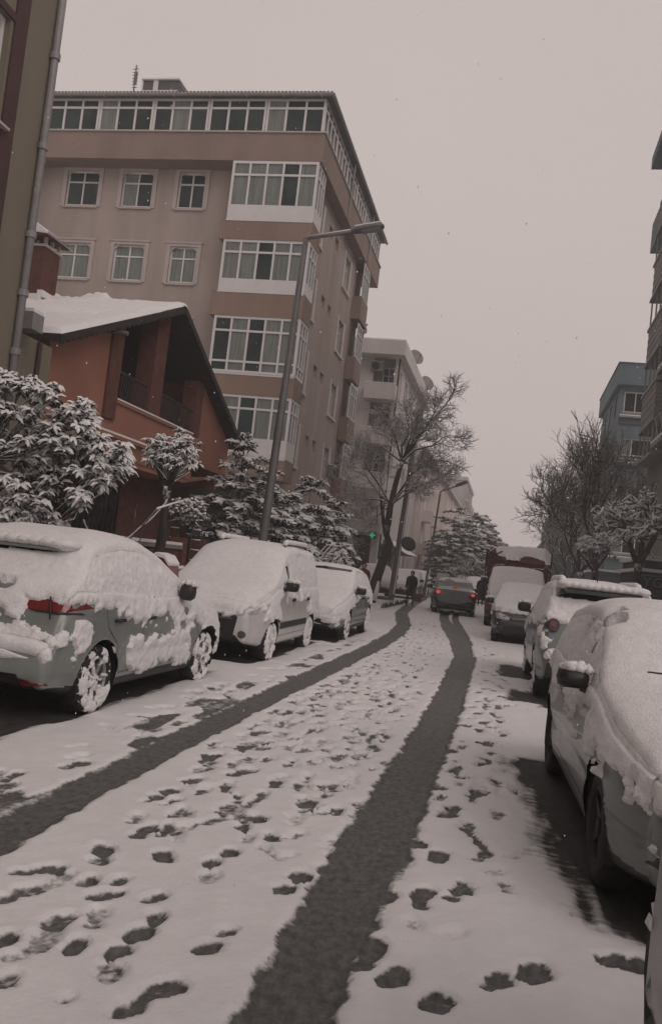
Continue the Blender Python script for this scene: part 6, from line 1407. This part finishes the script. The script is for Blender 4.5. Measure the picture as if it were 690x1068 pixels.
p = AY(164, 575, 15); pollard((p.x, 15, .1), 2.55, .10, .04, .62, .52, 12, 'pollarded street tree with a round snowy head in front of the orange house', 80, .13, ((-.5, .5), (.35, .45)))
p = AY(662, 606, 30); pollard((p.x, 30, .15), 2.5, .17, .05, 1.0, 1.75, 22, 'stout forked tree with heavy snow on its head beside the shop sign', 0, .2, ((-.55, .75), (.55, .85), (.1, .9)), None, False, .85, .05, 46)
p = AY(617, 606, 38); pollard((p.x, 38, .15), 2.3, .09, .05, .82, .95, 27, 'small round headed snowy tree under the tall bare trees on the right', 70, .2, ((-.7, .5), (.6, .6), (0, .6)), None, True, .8, .035)

# conifers behind the van: layered boughs carrying snow
def conifer(loc, h, rad, seed, label, tiers=9, group=None, base=.12, snow=.8, dens=1.0, stems=1, cedar=True, leaf_r=.022):
    root = thing('conifer', label, 'tree', loc, 0, group); T = Tree(seed); rnd = T.r; nd, sn = MB(), MB()
    for st in range(stems):
        off = Vector((rnd.uniform(-.5, .5), rnd.uniform(-.3, .3), 0)) if stems > 1 else Vector()
        hh = h * (1 if st == 0 else rnd.uniform(.7, .95)); T.limb([off * .5, off + Vector((0, 0, hh * .5)), off + Vector((rnd.uniform(-.1, .1), 0, hh))], .10 * h / 4, .015, 8, 0)
        for t in range(tiers):
            f = base + (1 - base) * t / (tiers - 1) if tiers > 1 else .5; z = hh * f; R_ = rad * ((1 - f) ** .55 if cedar else max(.15, 1 - abs((f - .5) / .62) ** 2.4)) + .12; z *= rnd.uniform(.94, 1.05)
            nb = max(3, int((7 if f < .7 else 5) * dens))
            for k in range(nb):
                a = 2 * pi * k / nb + t * 1.3 + rnd.uniform(-.35, .35); L_ = R_ * rnd.uniform(.45, 1.3); d = Vector((cos(a), sin(a), rnd.uniform(-.12, .5)))
                p0 = off + Vector((0, 0, z + rnd.uniform(-.1, .1) * h / tiers)); pts = [p0 + d * (L_ * u) + Vector((0, 0, -L_ * .22 * u * u)) for u in (0, .33, .66, 1)]; T.limb(pts, .018, .006, 4, .4, True)
                m_ = max(4, int(L_ / .06))
                for j in range(m_):
                    u = .22 + .78 * (j + .5) / m_; i = min(2, int(u * 3)); c = pts[i].lerp(pts[i + 1], u * 3 - i)
                    for sd in (-1, 1, rnd.choice((-1, 1))):
                        if rnd.random() < .12: continue
                        sv = Vector((-sin(a) * sd, cos(a) * sd, 0)); e = c + (sv * .8 + d * .55).normalized() * (L_ * .30 * (1.15 - u) + .10) * rnd.uniform(.7, 1.2) + Vector((0, 0, rnd.uniform(-.10, .04)))
                        nd.tube([c, c.lerp(e, .5), e], [leaf_r, leaf_r * 1.25, leaf_r * .4], 4, False)
                        if rnd.random() < .5: e2 = e + rv(rnd, .05) - Vector((0, 0, .05)); nd.tube([c.lerp(e, .5), e2], [leaf_r, leaf_r * .4], 3, False)
                        if rnd.random() < snow: sn.tube([c + Vector((0, 0, leaf_r * 1.1)), c.lerp(e, .5) + Vector((0, 0, leaf_r * 1.5)), e + Vector((0, 0, leaf_r * .6))], [leaf_r * .9, leaf_r * 1.25, leaf_r * .5], 4, False, .8)
    obj('trunk', T.wood, 'bark', root, True); obj('branches', T.twig, 'twig', root); obj('foliage', nd, 'needle', root)
    if T.snow.v: sn.add(T.snow.v, T.snow.f)
    obj('snow', sn, 'snow_rough', root, True); return root
CG = 'snowy conifers'
conifer((-7.35, 23.6, .1), 4.75, 1.35, 4, 'tall snowy cedar left of the street lamp, its boughs reaching over the garage', 12, CG, .3, .8, 1.3, 2)
conifer((-6.2, 24.6, .1), 3.7, .72, 6, 'multi stemmed snowy evergreen just right of the street lamp', 8, CG, .42, .8, 1.3, 6, False)
conifer((-5.35, 25.6, .1), 3.15, .72, 9, 'shorter layered conifer with tiered snowy boughs right of the multi stemmed evergreen', 9, CG, .25, .85, 1.3, 3, False)
# rounded snowy bush on a wire hoop between van and blue hatchback
def hoop_bush(loc, w_, h, label, seed):
    root = thing('hoop_bush', label, 'shrub', loc); rnd = random.Random(seed); T = Tree(seed)
    hp = MB()
    for x in (-w_ * .55, -w_ * .42, -w_ * .3): hp.tube([(x, 0, 0), (x, 0, h * .6), (x + .08, 0, h * .85), (x + .3, 0, h), (x + .5, 0, h)], .018, 5)
    for z in np.linspace(.25, .75, 5): hp.tube([(-w_ * .55, 0, h * z), (-w_ * .3, 0, h * z)], .014, 5)
    obj('wire_hoop', hp, 'snow_rough', root); nd, sn = MB(), MB()
    for k in range(520):
        a = rnd.uniform(0, 2 * pi); t = rnd.random() ** .5; z = h * (1 - .75 * t * t) * rnd.uniform(.8, 1.0); c = Vector((cos(a) * w_ * .5 * t + .12, sin(a) * w_ * .4 * t, z)); d = Vector((cos(a) * .6, sin(a) * .6, rnd.uniform(-.9, .1))).normalized(); e = c + d * rnd.uniform(.12, .26)
        nd.tube([c, e], [.02, .008], 4, False)
        if rnd.random() < .7: sn.tube([c + Vector((0, 0, .02)), e + Vector((0, 0, .014))], [.026, .012], 4, False)
    core = MB(); core.blob((.12, 0, h * .5), w_ * .34, w_ * .28, h * .42, seed, 9, 14, .12); obj('dark_core', core, 'needle', root, True)
    st = MB(); st.tube([(.1, 0, 0), (.1, 0, h * .6)], .05, 6); obj('stem', st, 'bark', root)
    obj('foliage', nd, 'needle', root); obj('snow', sn, 'snow_rough', root, True)
p = AY(334, 585, 25.6); hoop_bush((-4.85, 24.2, .1), 1.0, 1.95, 'rounded snowy bush with a white wire hoop on its left between van and conifers', 3)
# climber on a ladder trellis by the pollard
def trellis():
    b = AY(190, 580, 17.9); root = thing('trellis_climber', 'snowy climbing plant on a small ladder trellis in front of the garage', 'climbing plant', (b.x, 17.9, .1)); m, s = MB(), MB(); rnd = random.Random(4)
    for x0 in (-.36, .16):
        for x in (x0, x0 + .22): m.tube([(x, 0, 0), (x, 0, 2.15)], .014, 5)
        for k in range(9): z = .3 + k * .22; m.tube([(x0, 0, z), (x0 + .22, 0, z)], .012, 5); s.tube([(x0, 0, z + .018), (x0 + .22, 0, z + .018)], .014, 5)
    obj('ladder_trellis', m, 'twigbare', root); nd = MB()
    for k in range(260):
        a = rnd.uniform(0, 2 * pi); t = rnd.random() ** .6; c = Vector((cos(a) * .42 * t, sin(a) * .25 * t, 2.25 + rnd.uniform(-.3, .28) * (1.1 - t * .5))); e = c + rv(rnd, .06) - Vector((0, 0, .05)); nd.tube([c, e], [.022, .01], 4, False)
        if rnd.random() < .8: s.blob(c + Vector((0, 0, .03)), rnd.uniform(.03, .06), rnd.uniform(.03, .06), .028, k, 4, 6, .2)
    obj('foliage', nd, 'needle', root); obj('snow', s, 'snow_rough', root, True)
trellis()

# bare trees
def street_tree():
    P = [(386, 626), (391, 608), (398, 588), (406, 567), (404, 548), (407, 527), (413, 502), (419, 482)]; Y = 36.2; w_ = [AY(x, y, Y) for x, y in P]; B = w_[0].copy(); B.z = .1
    root = thing('bare_tree', 'crooked bare street tree with snow lined branches before the grey balcony block', 'tree', tuple(B)); T = Tree(77); pts = [q - B for q in w_]; pts[0].z = -.05
    T.limb(pts[:5], .24, .15, 10, .2); T.limb(pts[4:], .15, .09, 8, .2)
    T.limb([pts[3] + Vector((0, 0, -.1)), AY(401, 555, Y) - B, AY(398, 530, Y + .3) - B, AY(396, 505, Y + .5) - B], .11, .05, 7, .4)
    T.snow.tube([pts[0] + Vector((.16, -.14, .1)), pts[0] + Vector((.24, -.14, .5)), pts[1] + Vector((.14, -.14, .1))], [.12, .10, .05], 7)
    def reach(a, tgt, r, lvl=2, kids=(7, 6), L=.78):
        a = Vector(a); b = AY(tgt[0], tgt[1], Y + T.r.uniform(-1.2, 1.2)) - B; m1 = a.lerp(b, .35) + rv(T.r, .12) + Vector((0, 0, .12)); m2 = a.lerp(b, .7) + rv(T.r, .12)
        T.limb([a, m1, m2, b], r, r * .4, 6, .7)
        for q, e in ((m1, b), (m2, b), (b, b + (b - m2))):
            for k in range(3): T.grow(q, ((e - q).normalized() + rv(T.r, .45)), L, r * .30, lvl, list(kids), .75, .05, .16, .45, .66, 5, .0045)
    f = pts[-1]; g = pts[5]
    for tgt, r in (((466, 420), .07), ((452, 432), .06), ((464, 455), .05), ((458, 480), .05), ((440, 430), .05), ((425, 440), .05), ((408, 445), .05), ((395, 465), .045)): reach(f, tgt, r)
    for tgt, r in (((448, 480), .06), ((452, 500), .05), ((380, 480), .05), ((368, 490), .045), ((372, 520), .04), ((440, 505), .04), ((385, 545), .035), ((375, 560), .03)): reach(g, tgt, r, 2, (7, 5))
    T.build(root, twig='frosttwig')
street_tree()
def bare_tree(loc, h, seed, label, spread=.5, lv=5, snow=.35, r=.12, kids=(3, 3, 4, 4, 3), group=None, trunk=.3, curl=.10, ratio=.72, upb=.22, twig='frosttwig'):
    root = thing('bare_tree', label, 'tree', loc, 0, group); T = Tree(seed); f = Vector((T.r.uniform(-.1, .1), 0, h * trunk)); T.limb([Vector((0, 0, -.05)), f * .5, f], r, r * .85, 9, 0)
    for k in range(4): a = 2 * pi * k / 4 + T.r.uniform(-.4, .4); T.grow(f, Vector((cos(a) * spread, sin(a) * spread, 1)), h * .27, r * .55, lv - 1, list(kids)[-(lv - 1):], spread, upb, curl, snow, ratio, 4, .0055)
    T.build(root, twig=twig); return root
BG = 'tall bare trees on the right pavement'
p = AY(600, 600, 46); bare_tree((p.x + .2, 46, .15), 8.8, 41, 'tall fine twigged bare tree leaning into the sky on the right', .66, 6, .22, .13, (4, 4, 4, 4, 4), BG, .26, .12, .72, .13)
p = AY(621, 600, 42); bare_tree((p.x, 42, .15), 8.2, 44, 'upright bare tree with a forked stem in front of the blue grey building', .55, 6, .25, .13, (4, 3, 4, 4, 4), BG, .40, .12, .72, .12)
p = AY(590, 600, 56); bare_tree((p.x, 56, .15), 7.5, 48, 'farther dense bare tree beside the red truck load', .7, 5, .5, .12, (3, 3, 4, 4, 4), BG, .2)
p = AY(606, 600, 64); bare_tree((p.x, 64, .15), 8.5, 49, 'hazy bare tree before the low dark block on the right', .7, 5, .5, .13, (3, 3, 4, 4, 3), BG, .25)
# far conifers closing the street
FC = 'dark snowy conifers at the far end of the street'
for px, Y, h, r_, sd, l in ((472, 72, 6.4, 1.9, 51, 'dark snowy conifer at the far street end, leftmost of three'), (490, 78, 6.9, 2.2, 53, 'tallest dark snowy conifer in the middle of the far street end'), (506, 84, 6.4, 2.0, 55, 'far dark snowy conifer nearest the red truck')):
    p = AY(px, 600, Y); conifer((p.x, Y, .1), h, r_, sd, l, 15, FC, .05, .45, 1.5, 4, False, .055)
p = AY(486, 600, 66); bare_tree((p.x, 66, .1), 4.4, 58, 'frosted pale bush in front of the far conifers', .8, 4, 1.5, .06, (4, 4, 4, 4), None, .15, twig='twig')
for k, (px, Y, h) in enumerate(((522, 92, 3.6), (540, 105, 4.2), (560, 96, 4.0), (455, 100, 5))):
    p = AY(px, 600, Y); bare_tree((p.x, Y, .1), h, 60 + k, ('low pale far bush just right of the conifers', 'low far bush behind the tarpaulin load', 'low far bush behind the right end of the truck load', 'far pale tree at the foot of the pink terrace')[k], .8, 4, 1.4, .08, (4, 4, 4, 4), None, .2, twig='twig')
# low wire edging along the left kerb near the walker
def edging():
    a, b = G(398, 637), G(424, 631); root = thing('kerb_edging', 'low dark ragged planting strip poking from snow at the left kerb by the walking person', 'planting strip', (a.x, a.y, .1)); m = MB(); rnd = random.Random(3)
    for k in range(90):
        t = k / 90; p = (b - a) * t + Vector((rnd.uniform(-.05, .05), rnd.uniform(-.05, .05), 0)); m.tube([p, p + Vector((rnd.uniform(-.1, .1), rnd.uniform(-.1, .1), rnd.uniform(.05, .22)))], [.03, .008], 4)
    obj('stalks', m, 'twigbare', root)
edging()

# ------------------------------------------------------------------ people
def person(loc, rz, h, label, coat, legs='coatblack', hood=True, bag=None, walk=.16, umbrella=False):
    root = thing('person', label, 'person', loc, rz); k = h / 1.7
    J = [((0, 0, .95), .125), ((0, 0, 1.12), .13), ((0, .01, 1.30), .15), ((0, .01, 1.43), .10), ((0, .02, 1.50), .052), ((0, .035, 1.60), .088), ((0, .03, 1.68), .07),
         ((.09, 0, .90), .095), ((.10, walk, .50), .062), ((.10, walk * .9, .10), .042), ((.10, walk + .14, .04), .035),
         ((-.09, 0, .90), .095), ((-.10, -walk * .6, .50), .062), ((-.10, -walk * 1.4, .12), .042), ((-.10, -walk * 1.2 + .12, .05), .035),
         ((.19, 0, 1.40), .062), ((.24, -.06, 1.14), .05), ((.23, .05, .92), .04), ((.23, .09, .84), .03), ((-.19, 0, 1.40), .062), ((-.24, .05, 1.14), .05), ((-.23, .12, .92), .04), ((-.23, .15, .84), .03)]
    E_ = [(0, 1), (1, 2), (2, 3), (3, 4), (4, 5), (5, 6), (0, 7), (7, 8), (8, 9), (9, 10), (0, 11), (11, 12), (12, 13), (13, 14), (3, 15), (15, 16), (16, 17), (17, 18), (3, 19), (19, 20), (20, 21), (21, 22)]
    me = bpy.data.meshes.new('body'); me.from_pydata([Vector(j[0]) * k for j in J], E_, []); o = link('body', me, legs, root)
    md = o.modifiers.new('skin', 'SKIN'); md.use_smooth_shade = True
    for i, (p_, r) in enumerate(J): me.skin_vertices[0].data[i].radius = (r * k, r * k)
    me.skin_vertices[0].data[0].use_root = True; sb = o.modifiers.new('sub', 'SUBSURF'); sb.levels = 1; sb.render_levels = 2
    m = MB(); prof = [(.20, .48), (.215, .62), (.20, .80), (.175, 1.0), (.19, 1.2), (.205, 1.34), (.16, 1.45), (.07, 1.51)]
    vs_, fs = [], []
    for r, z in prof:
        for a in range(16): t = 2 * pi * a / 16; vs_.append(Vector((cos(t) * r, sin(t) * r * .72 + .01, z)) * k)
    for i in range(len(prof) - 1):
        for a in range(16): fs.append((i * 16 + a, i * 16 + (a + 1) % 16, (i + 1) * 16 + (a + 1) % 16, (i + 1) * 16 + a))
    m.add(vs_, fs); obj('coat', m, coat, root, True)
    for sg, mid, hand in ((1, (.25, -.06, 1.14), (.235, .05, .92)), (-1, (-.25, .05, 1.14), (-.235, .12, .92))):
        m = MB(); m.tube([Vector(p_) * k for p_ in ((sg * .17, 0, 1.40), (sg * .225, -.02 * sg, 1.28), mid, hand)], [.075 * k, .075 * k, .065 * k, .055 * k], 8); obj('sleeve', m, coat, root, True)
    f = MB(); f.blob(Vector((0, .055, 1.60)) * k, .072 * k, .075 * k, .105 * k, 1, 8, 12, 0); f.blob(Vector((0, .132, 1.59)) * k, .013 * k, .02 * k, .02 * k, 2, 5, 6, 0); obj('face', f, 'skin', root, True)
    hd = MB(); hd.blob(Vector((0, .005, 1.625)) * k, .105 * k, .10 * k, .125 * k, 3, 8, 14, .02); obj('hood' if hood else 'hair', hd, coat if hood else 'coatblack', root, True)
    if hood: s = MB(); s.blob(Vector((0, .0, 1.735)) * k, .075 * k, .075 * k, .022 * k, 4, 5, 10, .05); obj('hood_snow', s, 'snow_rough', root, True)
    return root
wp = G(427, 632.5); person((wp.x, wp.y - .2, .02), pi - R(8), 1.50, 'walking person in a long black hooded coat carrying a brown bag', 'coatblack', bag=True)
t = thing('shopping_bag', 'brown shopping bag held low by the person in the black coat', 'bag', (wp.x + .32, wp.y - .32, .25))
m = MB(); m.add([(-.17, -.08, 0), (.17, -.08, 0), (.17, .08, 0), (-.17, .08, 0), (-.19, -.09, .34), (.19, -.09, .34), (.19, .09, .34), (-.19, .09, .34)], [(0, 3, 2, 1), (0, 1, 5, 4), (1, 2, 6, 5), (2, 3, 7, 6), (3, 0, 4, 7), (4, 5, 6, 7)]); obj('bag_body', m, 'bag', t)
m = MB(); m.tube([(-.1, 0, .34), (-.08, 0, .50), (-.02, 0, .56), (.06, 0, .50), (.1, 0, .34)], .012, 5); obj('handle', m, 'bag', t)
q = AY(380, 588, 31.5); person((q.x, 31.5, .12), pi, max(1.5, q.z - .12), 'standing person in a dark red jacket behind the blue grey hatchback', 'coatred', hood=False, walk=.05)
q = AY(500, 632, 47); person((q.x, 47, .05), pi, 1.6, 'distant dark figure walking by the right kerb beyond the moving saloon', 'coatblack')

# ------------------------------------------------------------------ falling snow
fl = MB(); rnd = random.Random(11)
for k in range(800):
    Y = 3.2 + 22 * rnd.random() ** 1.3; X = rnd.uniform(-.85, .45) * Y + rnd.uniform(-1, 1); Z = rnd.uniform(.1, 1.65 + .75 * Y)
    if abs(X - 1.5) < 1.0 and Y < 9 and Z < 1.7: continue
    r_ = rnd.uniform(.0022, .004) * (1 + Y * .03); fl.add([(X - r_, Y, Z), (X + r_, Y, Z), (X, Y - r_, Z), (X, Y + r_, Z), (X, Y, Z - r_ * 1.5), (X, Y, Z + r_ * 1.5)], [(0, 2, 5), (2, 1, 5), (1, 3, 5), (3, 0, 5), (2, 0, 4), (1, 2, 4), (3, 1, 4), (0, 3, 4)])
tag(obj('falling_snow', fl, 'snow'), kind='stuff')

# ------------------------------------------------------------------ snowy air
hz = MB(); hz.box(-60, 60, -30, 230, -1.2, 32)
hm = bpy.data.materials.new('haze'); hm.use_nodes = True; t = hm.node_tree; t.nodes.clear(); ou = t.nodes.new('ShaderNodeOutputMaterial'); pv = t.nodes.new('ShaderNodeVolumePrincipled')
pv.inputs['Color'].default_value = (.95, .95, .95, 1); pv.inputs['Density'].default_value = .0023; pv.inputs['Anisotropy'].default_value = .2; t.links.new(pv.outputs[0], ou.inputs['Volume'])
tag(obj('haze', hz, hm), kind='stuff')
